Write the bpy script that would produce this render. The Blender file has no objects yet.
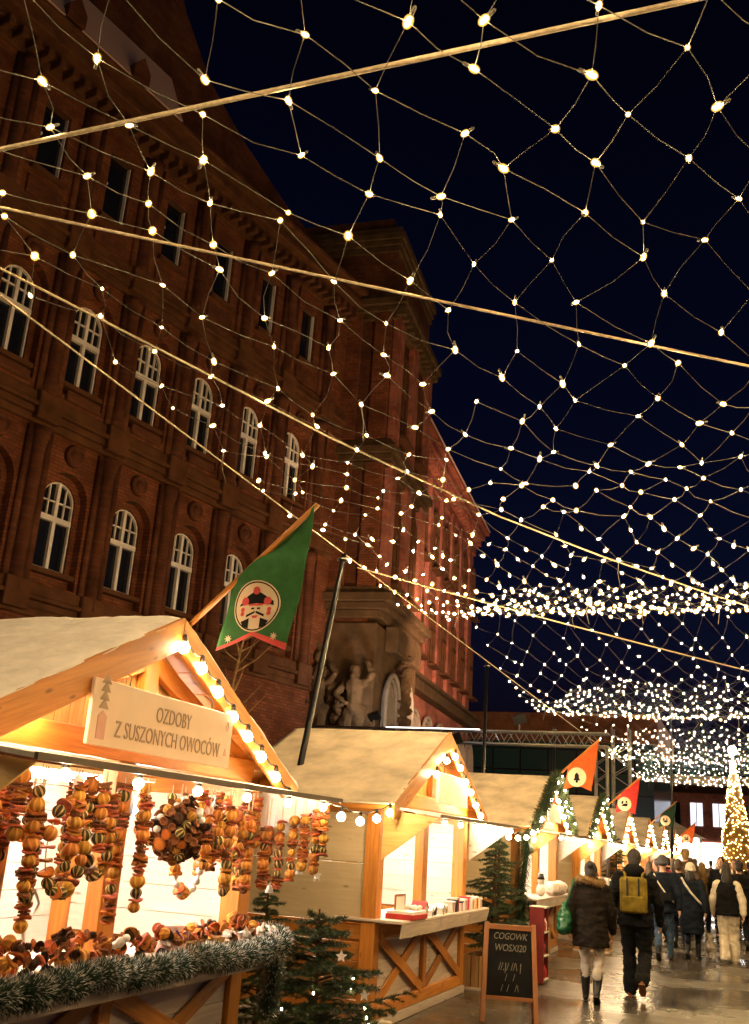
import bpy, bmesh, math, random
from mathutils import Vector, Matrix, noise, Quaternion
R = math.radians
rnd = random.Random(7)
sc = bpy.context.scene
col = sc.collection
V = Vector

# ------------------------------------------------------------------ materials
def new_mat(name):
    m = bpy.data.materials.new(name); m.use_nodes = True
    nt = m.node_tree; nt.nodes.clear()
    out = nt.nodes.new('ShaderNodeOutputMaterial')
    return m, nt, out
def node(nt, typ, ins=None, **kw):
    n = nt.nodes.new(typ)
    for k, v in kw.items(): setattr(n, k, v)
    for k, v in (ins or {}).items():
        s = n.inputs[k]
        if isinstance(v, bpy.types.NodeSocket): nt.links.new(v, s)
        else: s.default_value = v
    return n
def rgba(c): return (c[0], c[1], c[2], 1.0)
def mixc(nt, fac, a, b, mode='MIX'):
    n = nt.nodes.new('ShaderNodeMix'); n.data_type = 'RGBA'; n.blend_type = mode
    for idx, v in ((0, fac), (6, a), (7, b)):
        if isinstance(v, bpy.types.NodeSocket): nt.links.new(v, n.inputs[idx])
        elif idx == 0: n.inputs[0].default_value = v
        else: n.inputs[idx].default_value = rgba(v)
    return n.outputs[2]
def ramp(nt, fac, stops):
    n = nt.nodes.new('ShaderNodeValToRGB')
    while len(n.color_ramp.elements) > 1: n.color_ramp.elements.remove(n.color_ramp.elements[-1])
    for i, (p, c) in enumerate(stops):
        e = n.color_ramp.elements[0] if i == 0 else n.color_ramp.elements.new(p)
        e.position = p; e.color = rgba(c) if isinstance(c, (tuple, list)) else (c, c, c, 1)
    nt.links.new(fac, n.inputs[0]); return n.outputs[0]
def finish(nt, out, color, rough, bump=None, bstr=.3, bdist=.01, **extra):
    p = nt.nodes.new('ShaderNodeBsdfPrincipled')
    if not isinstance(rough, bpy.types.NodeSocket) and rough >= .7: p.inputs['Specular IOR Level'].default_value = .12
    for k, v in (('Base Color', color), ('Roughness', rough)):
        if isinstance(v, bpy.types.NodeSocket): nt.links.new(v, p.inputs[k])
        else: p.inputs[k].default_value = rgba(v) if k == 'Base Color' else v
    for k, v in extra.items():
        k = k.replace('_', ' ')
        if isinstance(v, bpy.types.NodeSocket): nt.links.new(v, p.inputs[k])
        else: p.inputs[k].default_value = v
    if bump is not None:
        b = node(nt, 'ShaderNodeBump', {'Strength': bstr, 'Distance': bdist, 'Height': bump})
        nt.links.new(b.outputs[0], p.inputs['Normal'])
    nt.links.new(p.outputs[0], out.inputs[0]); return p

def wood(name, c1, c2, rough=.5, board_var=.35):
    m, nt, out = new_mat(name)
    uv = node(nt, 'ShaderNodeUVMap', uv_map='UVMap')
    mp = node(nt, 'ShaderNodeMapping', {'Vector': uv.outputs[0], 'Scale': (1.3, 16, 1)})
    n1 = node(nt, 'ShaderNodeTexNoise', {'Vector': mp.outputs[0], 'Scale': 1.6, 'Detail': 6, 'Roughness': .62, 'Distortion': .9})
    c = mixc(nt, ramp(nt, n1.outputs[0], [(.32, 0.), (.68, 1.)]), c1, c2)
    mk = node(nt, 'ShaderNodeMapping', {'Vector': uv.outputs[0], 'Scale': (3.2, 9, 1)})
    vo = node(nt, 'ShaderNodeTexVoronoi', {'Vector': mk.outputs[0], 'Scale': 1.0})
    c = mixc(nt, ramp(nt, vo.outputs['Distance'], [(.05, .75), (.14, 0.)]), c, tuple(x*.28 for x in c2))
    at = node(nt, 'ShaderNodeAttribute', attribute_name='rnd')
    hv = node(nt, 'ShaderNodeMapRange', {'Value': at.outputs['Fac'], 'To Min': 1-board_var, 'To Max': 1+board_var*.5})
    h = node(nt, 'ShaderNodeHueSaturation', {'Color': c, 'Value': hv.outputs[0]})
    g = node(nt, 'ShaderNodeTexNoise', {'Vector': uv.outputs[0], 'Scale': 1.1, 'Detail': 3})
    c = mixc(nt, ramp(nt, g.outputs[0], [(.45, 0.), (.75, .45)]), h.outputs[0], tuple(x*.45 for x in c1))
    finish(nt, out, c, rough, n1.outputs[0], .25, .006)
    return m
def plain(name, c, rough=.6, var=.25, scale=6., bump=.15, metallic=0., c2=None, **extra):
    m, nt, out = new_mat(name)
    tc = node(nt, 'ShaderNodeTexCoord')
    n = node(nt, 'ShaderNodeTexNoise', {'Vector': tc.outputs['Object'], 'Scale': scale, 'Detail': 5, 'Roughness': .6})
    cc = mixc(nt, ramp(nt, n.outputs[0], [(.3, 0.), (.7, 1.)]), tuple(x*(1-var) for x in c), c2 or tuple(min(1, x*(1+var*.6)) for x in c))
    finish(nt, out, cc, rough, n.outputs[0], bump, .01, Metallic=metallic, **extra)
    return m
def emit(name, c, s):
    m, nt, out = new_mat(name)
    e = node(nt, 'ShaderNodeEmission', {'Color': rgba(c), 'Strength': s})
    nt.links.new(e.outputs[0], out.inputs[0]); return m
def brick(name, c1, c2, mortar, bump=.5):
    m, nt, out = new_mat(name)
    tc = node(nt, 'ShaderNodeTexCoord')
    sp = node(nt, 'ShaderNodeSeparateXYZ', {'Vector': tc.outputs['Object']})
    ad = node(nt, 'ShaderNodeMath', {0: sp.outputs[0], 1: sp.outputs[1]}, operation='ADD')
    cb = node(nt, 'ShaderNodeCombineXYZ', {'X': ad.outputs[0], 'Y': sp.outputs[2]})
    b = node(nt, 'ShaderNodeTexBrick', {'Vector': cb.outputs[0], 'Color1': rgba(c1), 'Color2': rgba(c2), 'Mortar': rgba(mortar),
             'Scale': 1., 'Mortar Size': .012, 'Brick Width': .27, 'Row Height': .085, 'Bias': -.1})
    n = node(nt, 'ShaderNodeTexNoise', {'Vector': tc.outputs['Object'], 'Scale': .9, 'Detail': 6, 'Roughness': .65})
    c = mixc(nt, ramp(nt, n.outputs[0], [(.34, .85), (.58, 0.)]), b.outputs[0], tuple(x*.3 for x in c1))
    n2 = node(nt, 'ShaderNodeTexNoise', {'Vector': tc.outputs['Object'], 'Scale': 3.5, 'Detail': 4})
    c = mixc(nt, ramp(nt, n2.outputs[0], [(.55, 0.), (.75, .35)]), c, tuple(min(1, x*2.2) for x in c2))
    finish(nt, out, c, .8, b.outputs['Fac'], -bump, .02)
    return m

M = {}
M['wood'] = wood('honey_timber', (.62, .245, .036), (.42, .14, .018), .5)
M['woodpale'] = wood('pale_boards', (.76, .50, .17), (.62, .34, .08), .55, .25)
M['woodwhite'] = wood('whitewashed_boards', (.72, .60, .50), (.54, .42, .34), .6, .2)
M['woodin'] = wood('white_inner_boards', (.82, .76, .68), (.74, .66, .56), .6, .1)
M['panel'] = wood('beige_side_boards', (.68, .54, .34), (.58, .44, .25), .6, .12)
M['signwood'] = plain('sign_board', (.80, .60, .45), .6, .08, 3., .05)
M['frame'] = wood('board_frame', (.42, .17, .055), (.30, .11, .03), .5)
M['crate'] = wood('crate_slats', (.46, .27, .10), (.30, .15, .05), .6)
M['felt'] = plain('tan_roof_felt', (.66, .55, .42), .9, .38, 2.2, .5)
M['snow'] = plain('cotton_snow', (.86, .79, .75), .95, .16, 7., .9)
M['edge'] = plain('dark_drip_edge', (.13, .085, .055), .5)
M['metal'] = plain('dull_metal', (.26, .25, .23), .4, .2, 8, .05, .9)
M['black'] = plain('black_paint', (.012, .012, .013), .4, .3, 5, .05)
M['blackpole'] = plain('black_pole_metal', (.03, .03, .032), .28, .3, 5, .05, .6)
M['cord'] = plain('dark_rubber', (.02, .016, .012), .6)
M['netcord'] = plain('clear_net_wire', (.14, .125, .10), .45)
M['rope'] = plain('support_rope', (.42, .33, .22), .6, .3, 40, .3)
M['twine'] = plain('jute_twine', (.55, .42, .26), .9)
M['led'] = emit('warm_led', (1., .69, .32), 330)
def halo_mat():  # golden glow round a bulb, painted as a see-through emissive shell
    m, nt, out = new_mat('amber_bulb_halo')
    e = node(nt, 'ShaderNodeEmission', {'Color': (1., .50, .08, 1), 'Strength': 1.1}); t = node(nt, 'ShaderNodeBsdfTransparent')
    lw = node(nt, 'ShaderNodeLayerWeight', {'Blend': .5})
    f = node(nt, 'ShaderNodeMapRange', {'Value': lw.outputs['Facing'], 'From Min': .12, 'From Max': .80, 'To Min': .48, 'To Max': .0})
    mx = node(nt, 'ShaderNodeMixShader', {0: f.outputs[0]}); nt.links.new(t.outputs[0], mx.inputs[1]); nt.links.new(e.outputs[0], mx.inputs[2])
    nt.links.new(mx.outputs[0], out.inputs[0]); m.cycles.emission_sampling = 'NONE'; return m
M['ledhalo'] = halo_mat()
M['ledfar'] = emit('warm_led_distant', (1., .66, .27), 300)
M['globe'] = emit('warm_globe', (1., .72, .40), 70)
M['tube'] = emit('white_lamp', (1., .85, .66), 70)
M['flood'] = emit('cold_flood', (.95, .97, 1.), 60)
M['garlandled'] = emit('garland_led', (1., .76, .42), 55)
M['cap'] = plain('bulb_socket', (.03, .025, .02), .5)
M['brick'] = brick('dark_red_brick', (.25, .070, .026), (.15, .040, .015), (.09, .05, .028))
M['brickred'] = brick('bright_red_brick', (.44, .12, .07), (.33, .08, .045), (.25, .15, .11), .3)
M['brickplain'] = brick('brown_moulded_brick', (.17, .050, .020), (.11, .031, .013), (.09, .048, .026), .3)
M['stone'] = plain('carved_sandstone', (.10, .055, .024), .85, .4, 2.5, .5)
M['stonedark'] = plain('weathered_cornice', (.12, .046, .018), .85, .4, 2., .5)
M['stucco'] = plain('pale_plaster', (.30, .23, .17), .8, .2, 4, .2)
M['winframe'] = plain('white_window_paint', (.85, .74, .64), .5, .1, 8)
M['glass'] = plain('dark_window_glass', (.010, .010, .012), .06, .3, 1., .02)
M['rooftile'] = None
M['greenglass'] = None

def roof_mat():
    m, nt, out = new_mat('ribbed_roof_tiles')
    tc = node(nt, 'ShaderNodeTexCoord')
    w = node(nt, 'ShaderNodeTexWave', {'Vector': tc.outputs['Object'], 'Scale': 3.0, 'Distortion': .3, 'Detail': 1}, bands_direction='Z')
    c = mixc(nt, w.outputs[0], (.62, .40, .33), (.44, .26, .21))
    finish(nt, out, c, .7, w.outputs[0], .6, .03); return m
M['rooftile'] = roof_mat()

def ground_mat():
    m, nt, out = new_mat('wet_paving')
    tc = node(nt, 'ShaderNodeTexCoord')
    b = node(nt, 'ShaderNodeTexBrick', {'Vector': tc.outputs['Object'], 'Color1': (.105, .085, .060, 1), 'Color2': (.065, .053, .038, 1), 'Mortar': (.018, .015, .012, 1),
             'Scale': 1., 'Mortar Size': .008, 'Brick Width': .42, 'Row Height': .28, 'Mortar Smooth': .4})
    n = node(nt, 'ShaderNodeTexNoise', {'Vector': tc.outputs['Object'], 'Scale': .55, 'Detail': 7, 'Roughness': .62})
    n2 = node(nt, 'ShaderNodeTexNoise', {'Vector': tc.outputs['Object'], 'Scale': 9., 'Detail': 5, 'Roughness': .6})
    c = mixc(nt, ramp(nt, n.outputs[0], [(.42, .65), (.6, 0.)]), b.outputs[0], (.03, .024, .018))
    r = ramp(nt, n.outputs[0], [(.36, .13), (.50, .27), (.66, .44)])
    h = node(nt, 'ShaderNodeMath', {0: n2.outputs[0], 1: .55}, operation='MULTIPLY')
    h2 = node(nt, 'ShaderNodeMath', {0: h.outputs[0], 1: b.outputs['Fac']}, operation='SUBTRACT')
    finish(nt, out, c, r, h2.outputs[0], .6, .012); return m
M['ground'] = ground_mat()

def tip_mat(name, base, tip):
    m, nt, out = new_mat(name)
    at = node(nt, 'ShaderNodeAttribute', attribute_name='rnd')
    c = mixc(nt, ramp(nt, at.outputs['Fac'], [(.5, 0.), (.8, 1.)]), base, tip)
    finish(nt, out, c, .5); return m
M['tinsel'] = tip_mat('frosted_tinsel', (.018, .045, .022), (.78, .74, .68))
M['needle'] = tip_mat('spruce_needles', (.022, .045, .014), (.085, .11, .032))
M['bark'] = plain('spruce_bark', (.09, .055, .03), .9, .4, 20, .5)
M['drybark'] = plain('dry_twig_bark', (.24, .14, .06), .9, .4, 20, .5)

def vary(nt, c, amt=.35):
    oi = node(nt, 'ShaderNodeObjectInfo'); v = node(nt, 'ShaderNodeMapRange', {'Value': oi.outputs['Random'], 'To Min': 1-amt, 'To Max': 1+amt})
    h = node(nt, 'ShaderNodeMath', {0: oi.outputs['Random'], 1: 7.13}, operation='MULTIPLY'); h = node(nt, 'ShaderNodeMath', {0: h.outputs[0]}, operation='FRACT')
    hh = node(nt, 'ShaderNodeMapRange', {'Value': h.outputs[0], 'To Min': .485, 'To Max': .515})
    return node(nt, 'ShaderNodeHueSaturation', {'Hue': hh.outputs[0], 'Value': v.outputs[0], 'Color': c}).outputs[0]
def fruit_stripes(name, a, b):
    m, nt, out = new_mat(name)
    tc = node(nt, 'ShaderNodeTexCoord')
    sp = node(nt, 'ShaderNodeSeparateXYZ', {'Vector': tc.outputs['Object']})
    an = node(nt, 'ShaderNodeMath', {0: sp.outputs[1], 1: sp.outputs[0]}, operation='ARCTAN2')
    ml = node(nt, 'ShaderNodeMath', {0: an.outputs[0], 1: 7.0}, operation='MULTIPLY')
    sn = node(nt, 'ShaderNodeMath', {0: ml.outputs[0]}, operation='SINE')
    c = mixc(nt, ramp(nt, sn.outputs[0], [(.35, 0.), (.55, 1.)]), a, b)
    finish(nt, out, vary(nt, c), .75, sn.outputs[0], .4, .004); return m
def slice_mat(name, rim, flesh):
    m, nt, out = new_mat(name)
    tc = node(nt, 'ShaderNodeTexCoord')
    sp = node(nt, 'ShaderNodeSeparateXYZ', {'Vector': tc.outputs['Object']})
    an = node(nt, 'ShaderNodeMath', {0: sp.outputs[1], 1: sp.outputs[0]}, operation='ARCTAN2')
    ml = node(nt, 'ShaderNodeMath', {0: an.outputs[0], 1: 9.0}, operation='MULTIPLY')
    sn = node(nt, 'ShaderNodeMath', {0: ml.outputs[0]}, operation='SINE')
    c = mixc(nt, ramp(nt, sn.outputs[0], [(.7, 0.), (.95, .6)]), flesh, rim)
    cx = node(nt, 'ShaderNodeCombineXYZ', {'X': sp.outputs[0], 'Y': sp.outputs[1]})
    ln = node(nt, 'ShaderNodeVectorMath', {0: cx.outputs[0]}, operation='LENGTH')
    c = mixc(nt, ramp(nt, ln.outputs['Value'], [(.026, 0.), (.031, 1.)]), c, rim)
    finish(nt, out, vary(nt, c), .7); return m
M['limeskin'] = fruit_stripes('dried_lime_skin', (.075, .058, .020), (.50, .33, .14))
M['orangeskin'] = fruit_stripes('dried_orange_skin', (.42, .17, .03), (.58, .27, .06))
M['slice'] = slice_mat('dried_orange_slice', (.33, .10, .02), (.55, .16, .025))
M['appleslice'] = plain('red_dried_apple', (.48, .10, .035), .6, .4, 40)
M['cinnamon'] = plain('cinnamon_bark', (.20, .075, .028), .75, .4, 60, .4)
M['cone'] = plain('pine_cone_scales', (.075, .035, .018), .8, .4, 60, .5)
M['cotton'] = plain('white_cotton', (.80, .70, .64), .95, .15, 40, .6)
M['pinkpaper'] = plain('pink_tulle', (.70, .42, .38), .8)
M['redpaint'] = plain('red_paint', (.50, .03, .025), .45)
M['whitepaint'] = plain('white_paint', (.78, .74, .68), .5, .08)
M['slate'] = plain('chalkboard_slate', (.010, .0095, .009), .8, .5, 4)
M['chalk'] = plain('white_chalk', (.22, .20, .15), .9, .4, 60)
M['ink'] = plain('sign_ink', (.44, .31, .22), .7, .1)
M['pinkink'] = plain('faded_pink_ink', (.70, .40, .32), .7, .1)
M['greencloth'] = plain('green_flag_cloth', (.045, .15, .050), .8, .25, 9, .2)
M['darkgreencloth'] = plain('dark_green_flag_cloth', (.02, .05, .03), .8, .25, 9, .2)
M['redcloth'] = plain('red_flag_cloth', (.56, .045, .04), .8, .2, 9, .2)
M['orangecloth'] = plain('orange_flag_cloth', (.62, .12, .03), .8, .2, 9, .2)
M['creamcloth'] = plain('cream_print', (.72, .58, .42), .8, .08)
M['blackcloth'] = plain('black_print', (.012, .012, .014), .8)
M['pinkcloth'] = plain('coral_print', (.62, .09, .09), .8)
def cloth(name, c, rough=.85): return plain(name, c, rough, .35, 11., .35)
M['skin'] = plain('skin', (.55, .32, .22), .55, .12, 12, .1)
M['hairdark'] = plain('dark_hair', (.018, .012, .009), .6, .5, 60, .6)
M['hairbrown'] = plain('brown_hair', (.07, .038, .018), .6, .5, 60, .6)
M['fur'] = plain('tan_fur', (.30, .19, .08), .9, .5, 50, .6)

# ------------------------------------------------------------------ mesh builder
class MB:
    def __init__(s): s.v=[]; s.f=[]; s.uv=[]; s.r=[]; s.mi=[]
    def add(s, vs, fs, uvs=None, r=None, mi=0):
        o=len(s.v); s.v+= [V(p) for p in vs]
        r = rnd.random() if r is None else r
        for k,f in enumerate(fs):
            s.f.append([o+i for i in f]); s.r.append(r); s.mi.append(mi)
            s.uv.append([uvs[k][j] for j in range(len(f))] if uvs else [(vs[i][0]+vs[i][1], vs[i][2]) for i in f])
        return s
    def bar(s, p, q, w, h, up=(0,0,1), mi=0, r=None):
        p=V(p); q=V(q); d=q-p; L=d.length; d=d/L
        up=V(up)
        if abs(up.dot(d))>.98: up=V((1,0,0))
        x=d.cross(up).normalized(); y=x.cross(d).normalized()
        vs=[]
        for a in (p,q):
            for sx,sy in ((-1,-1),(1,-1),(1,1),(-1,1)): vs.append(a+x*(sx*w/2)+y*(sy*h/2))
        fs=[(0,1,2,3),(7,6,5,4),(0,4,5,1),(1,5,6,2),(2,6,7,3),(3,7,4,0)]
        ou=rnd.random()*50; ov=rnd.random()*50
        dims=[(w,h),(w,h),(L,w),(L,h),(L,w),(L,h)]; uvs=[]
        for k,(a,b) in enumerate(dims):
            if k<2: uvs.append([(ou,ov),(ou+a*.3,ov),(ou+a*.3,ov+b*3),(ou,ov+b*3)])
            else: uvs.append([(ou,ov+k),(ou+a,ov+k),(ou+a,ov+k+b),(ou,ov+k+b)])
        fs=[tuple(reversed(f)) for f in fs]; uvs=[list(reversed(u)) for u in uvs]
        return s.add(vs,fs,uvs,r,mi)
    def box(s, a, b, mi=0, r=None):
        a=V(a); b=V(b); lo=V([min(a[i],b[i]) for i in range(3)]); hi=V([max(a[i],b[i]) for i in range(3)])
        d=hi-lo; c=(lo+hi)/2; ax=max(range(3),key=lambda i:d[i])
        e=V((0,0,0)); e[ax]=d[ax]/2
        if ax==2: return s.bar(c-e,c+e,d[1],d[0],(1,0,0),mi,r)
        if ax==0: return s.bar(c-e,c+e,d[1],d[2],(0,0,1),mi,r)
        return s.bar(c-e,c+e,d[0],d[2],(0,0,1),mi,r)
    def tube(s, pts, rad, seg=6, mi=0, cap=True, r=None):
        pts=[V(p) for p in pts]; n=len(pts)
        rs=rad if isinstance(rad,(list,tuple)) else [rad]*n
        vs=[]; prev=None
        for i,p in enumerate(pts):
            d=(pts[min(i+1,n-1)]-pts[max(i-1,0)])
            d=d.normalized() if d.length>1e-9 else V((0,0,1))
            if prev is None:
                x=d.orthogonal().normalized()
            else:
                x=prev-d*prev.dot(d)
                x=x.normalized() if x.length>1e-6 else d.orthogonal().normalized()
            prev=x; y=d.cross(x)
            for k in range(seg):
                a=2*math.pi*k/seg; vs.append(p+(x*math.cos(a)+y*math.sin(a))*rs[i])
        fs=[]; uvs=[]; acc=0; ou=rnd.random()*9
        for i in range(n-1):
            L=(pts[i+1]-pts[i]).length
            for k in range(seg):
                k2=(k+1)%seg
                fs.append((i*seg+k,i*seg+k2,(i+1)*seg+k2,(i+1)*seg+k))
                uvs.append([(ou+acc,k*.02),(ou+acc,k*.02+.02),(ou+acc+L,k*.02+.02),(ou+acc+L,k*.02)])
            acc+=L
        if cap:
            fs.append(tuple(reversed(range(seg)))); uvs.append([(0,0)]*seg)
            fs.append(tuple((n-1)*seg+k for k in range(seg))); uvs.append([(0,0)]*seg)
        return s.add(vs,fs,uvs,r,mi)
    def ball(s, c, r, sc_=(1,1,1), seg=10, rings=7, rot=None, mi=0, rv=None, jit=0):
        c=V(c); vs=[V((0,0,r*sc_[2]))]
        for i in range(1,rings):
            t=math.pi*i/rings
            for k in range(seg):
                a=2*math.pi*k/seg; j=1+jit*(rnd.random()-.5)
                vs.append(V((r*sc_[0]*math.sin(t)*math.cos(a)*j, r*sc_[1]*math.sin(t)*math.sin(a)*j, r*sc_[2]*math.cos(t)*j)))
        vs.append(V((0,0,-r*sc_[2])))
        fs=[]
        for k in range(seg): fs.append((0,1+k,1+(k+1)%seg))
        for i in range(rings-2):
            for k in range(seg):
                a=1+i*seg+k; b=1+i*seg+(k+1)%seg
                fs.append((a,a+seg,b+seg,b))
        e=len(vs)-1; o=1+(rings-2)*seg
        for k in range(seg): fs.append((o+k,e,o+(k+1)%seg))
        if rot is not None: vs=[rot@p for p in vs]
        return s.add([p+c for p in vs],fs,None,rv,mi)
    def prism(s, poly, ext, mi=0, r=None, uvax=None):
        ext=V(ext); poly=[V(p) for p in poly]; n=len(poly)
        nrm=V((0,0,0))
        for i in range(n): nrm+=poly[i].cross(poly[(i+1)%n])
        if nrm.dot(ext)>0: poly.reverse()
        vs=poly+[p+ext for p in poly]
        fs=[tuple(range(n)),tuple(reversed(range(n,2*n)))]
        for i in range(n):
            j=(i+1)%n; fs.append((j,i,i+n,j+n))
        ou=rnd.random()*30
        ax=uvax or (V((0,1,0)),V((0,0,1)))
        uvs=[[(vs[i].dot(ax[0])+ou,vs[i].dot(ax[1])) for i in f] for f in fs]
        return s.add(vs,fs,uvs,r,mi)
    def lathe(s, prof, seg=16, c=(0,0,0), mi=0, r=None):
        c=V(c); vs=[]; n=len(prof)
        for (rr,z) in prof:
            for k in range(seg):
                a=2*math.pi*k/seg; vs.append(c+V((rr*math.cos(a),rr*math.sin(a),z)))
        fs=[]
        for i in range(n-1):
            for k in range(seg):
                k2=(k+1)%seg; fs.append((i*seg+k,i*seg+k2,(i+1)*seg+k2,(i+1)*seg+k))
        fs.append(tuple(reversed(range(seg)))); fs.append(tuple((n-1)*seg+k for k in range(seg)))
        return s.add(vs,fs,None,r,mi)
    def mesh(s, name, mats, smooth=False, off=None, fix=False):
        me=bpy.data.meshes.new(name)
        vs=s.v if off is None else [p-off for p in s.v]
        me.from_pydata([tuple(p) for p in vs],[],s.f)
        ul=me.uv_layers.new(name='UVMap'); at=me.attributes.new('rnd','FLOAT','FACE')
        flat=[c for u in s.uv for uvp in u for c in uvp]
        ul.data.foreach_set('uv',flat); at.data.foreach_set('value',s.r)
        me.polygons.foreach_set('material_index',s.mi)
        if smooth: me.polygons.foreach_set('use_smooth',[True]*len(s.f))
        for m in (mats if isinstance(mats,(list,tuple)) else [mats]): me.materials.append(m)
        me.update()
        if fix:
            bm=bmesh.new(); bm.from_mesh(me); bmesh.ops.recalc_face_normals(bm,faces=bm.faces); bm.to_mesh(me); bm.free()
        return me
    def build(s, name, mats, parent=None, smooth=False, bevel=0, off=None, loc=None, fix=False):
        o=bpy.data.objects.new(name, s.mesh(name,mats,smooth,off,fix)); col.objects.link(o)
        if parent: o.parent=parent
        if loc is not None: o.location=loc
        if bevel:
            b=o.modifiers.new('bevel','BEVEL'); b.width=bevel; b.segments=1; b.limit_method='ANGLE'
        return o
def tag(o, label=None, cat=None, group=None, kind=None):
    if label: o['label']=label
    if cat: o['category']=cat
    if group: o['group']=group
    if kind: o['kind']=kind
    return o
def empty(name, loc, label=None, cat=None, group=None, rz=0):
    o=bpy.data.objects.new(name,None); col.objects.link(o); o.location=loc; o.rotation_euler=(0,0,rz)
    o.empty_display_size=.1
    return tag(o,label,cat,group)
def inst(name, me, parent=None, loc=(0,0,0), rot=None, scale=None):
    o=bpy.data.objects.new(name,me); col.objects.link(o)
    if parent: o.parent=parent
    o.location=loc
    if rot is not None: o.rotation_mode='QUATERNION'; o.rotation_quaternion=rot
    if scale is not None: o.scale=scale if hasattr(scale,'__len__') else (scale,)*3
    return o
ORD=['first','second','third','fourth','fifth','sixth','seventh','eighth','ninth','tenth','eleventh','twelfth','thirteenth','fourteenth','fifteenth','sixteenth','seventeenth','eighteenth','nineteenth','twentieth','twenty-first','twenty-second','twenty-third','twenty-fourth']
def rquat(): return Quaternion((rnd.gauss(0,1),rnd.gauss(0,1),rnd.gauss(0,1),rnd.gauss(0,1))).normalized()
def zto(d): return V((0,0,1)).rotation_difference(V(d).normalized())

def evaluated(me, mods):
    o=bpy.data.objects.new('temporary',me); col.objects.link(o)
    for typ,kw in mods:
        m=o.modifiers.new(typ,typ)
        for k,v in kw.items(): setattr(m,k,v)
    dg=bpy.context.evaluated_depsgraph_get()
    r=bpy.data.meshes.new_from_object(o.evaluated_get(dg))
    bpy.data.objects.remove(o); return r
def text_mesh(body, size, depth, shear=0, align='CENTER', space=1.0):
    c=bpy.data.curves.new('text','FONT'); c.body=body; c.size=size; c.extrude=depth; c.align_x=align; c.shear=shear
    c.space_character=space; c.resolution_u=3
    o=bpy.data.objects.new('temporary',c); col.objects.link(o)
    dg=bpy.context.evaluated_depsgraph_get()
    r=bpy.data.meshes.new_from_object(o.evaluated_get(dg))
    bpy.data.objects.remove(o); return r

# ------------------------------------------------------------------ people (built first: the remeshes stay cheap)
def capsule(mb, p, q, r1, r2, seg=10):
    p=V(p); q=V(q); d=(q-p); L=d.length
    d=d/L if L>1e-6 else V((0,0,1))
    pts=[]; rs=[]
    for t in (-1,-.8,-.45): pts.append(p+d*(t*r1)); rs.append(r1*math.sqrt(max(0.0004,1-t*t)))
    for t in (0,.33,.66,1): pts.append(p.lerp(q,t)); rs.append(r1+(r2-r1)*t)
    for t in (.45,.8,1): pts.append(q+d*(t*r2)); rs.append(r2*math.sqrt(max(0.0004,1-t*t)))
    mb.tube(pts,rs,seg)
def loft(mb, rings, seg=16):
    # rings: (z, rx, ry, cx, cy), from low to high
    vs=[]
    for (z,rx,ry,cx,cy) in rings:
        for k in range(seg):
            a=2*math.pi*k/seg; vs.append((cx+rx*math.cos(a),cy+ry*math.sin(a),z))
    n=len(rings); fs=[]
    for i in range(n-1):
        for k in range(seg):
            k2=(k+1)%seg; fs.append((i*seg+k,i*seg+k2,(i+1)*seg+k2,(i+1)*seg+k))
    fs.append(tuple(reversed(range(seg)))); fs.append(tuple((n-1)*seg+k for k in range(seg)))
    mb.add(vs,fs)
def fused(mb, voxel, smooth=3, fold=0, fscale=7, mat=None, name='part', seed=0):
    me=mb.mesh('temporary',mat)
    mods=[('REMESH',dict(mode='VOXEL',voxel_size=voxel))]
    if smooth: mods.append(('SMOOTH',dict(factor=.5,iterations=smooth)))
    r=evaluated(me,mods); r.name=name
    if fold:
        r.update(); ns=[v.normal.copy() for v in r.vertices]
        for v,nn in zip(r.vertices,ns):
            p=v.co*fscale; q=V((p.x+seed*3.1,p.y,p.z*1.7))
            w=noise.noise(q)+.5*noise.noise(q*2.3)
            v.co+=nn*fold*w
    r.materials.clear(); r.materials.append(mat)
    r.polygons.foreach_set('use_smooth',[True]*len(r.polygons)); r.update()
    return r
def ik(h, f, l1, l2, bend):
    h=V(h); f=V(f); d=f-h; L=min(d.length,l1+l2-.001); u=d.normalized()
    a=(l1*l1-l2*l2+L*L)/(2*L); b=math.sqrt(max(0,l1*l1-a*a))
    bd=V(bend); bd=(bd-u*bd.dot(u)).normalized()
    return h+u*a+bd*b
def hand(mb, wrist, d, side, fine):
    # a slightly curled relaxed hand hanging along d; thumb to the front
    d=V(d).normalized(); fwd=V((0,1,0)); fwd=(fwd-d*fwd.dot(d)).normalized(); inn=V((-side,0,0)); inn=(inn-d*inn.dot(d)-fwd*inn.dot(fwd)).normalized()
    w=V(wrist); palm=w+d*.05
    capsule(mb,w,w+d*.03,.027,.03,8)
    capsule(mb,palm+fwd*.018,palm+d*.035+fwd*.022,.022,.019,8); capsule(mb,palm-fwd*.018,palm+d*.035-fwd*.022,.022,.019,8)
    for k,(o,l) in enumerate(((.033,.068),(.011,.078),(-.011,.072),(-.032,.055))):
        b=palm+d*.035+fwd*o; m=b+d*l*.5+inn*l*.12; e=m+d*l*.38+inn*l*.34
        capsule(mb,b,m,.0105,.0095,6); capsule(mb,m,e,.0095,.008,6)
    t0=w+d*.025+fwd*.03; t1=t0+d*.03+fwd*.024+inn*.008; t2=t1+d*.03+fwd*.006+inn*.012
    capsule(mb,t0,t1,.013,.011,6); capsule(mb,t1,t2,.011,.009,6)

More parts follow.
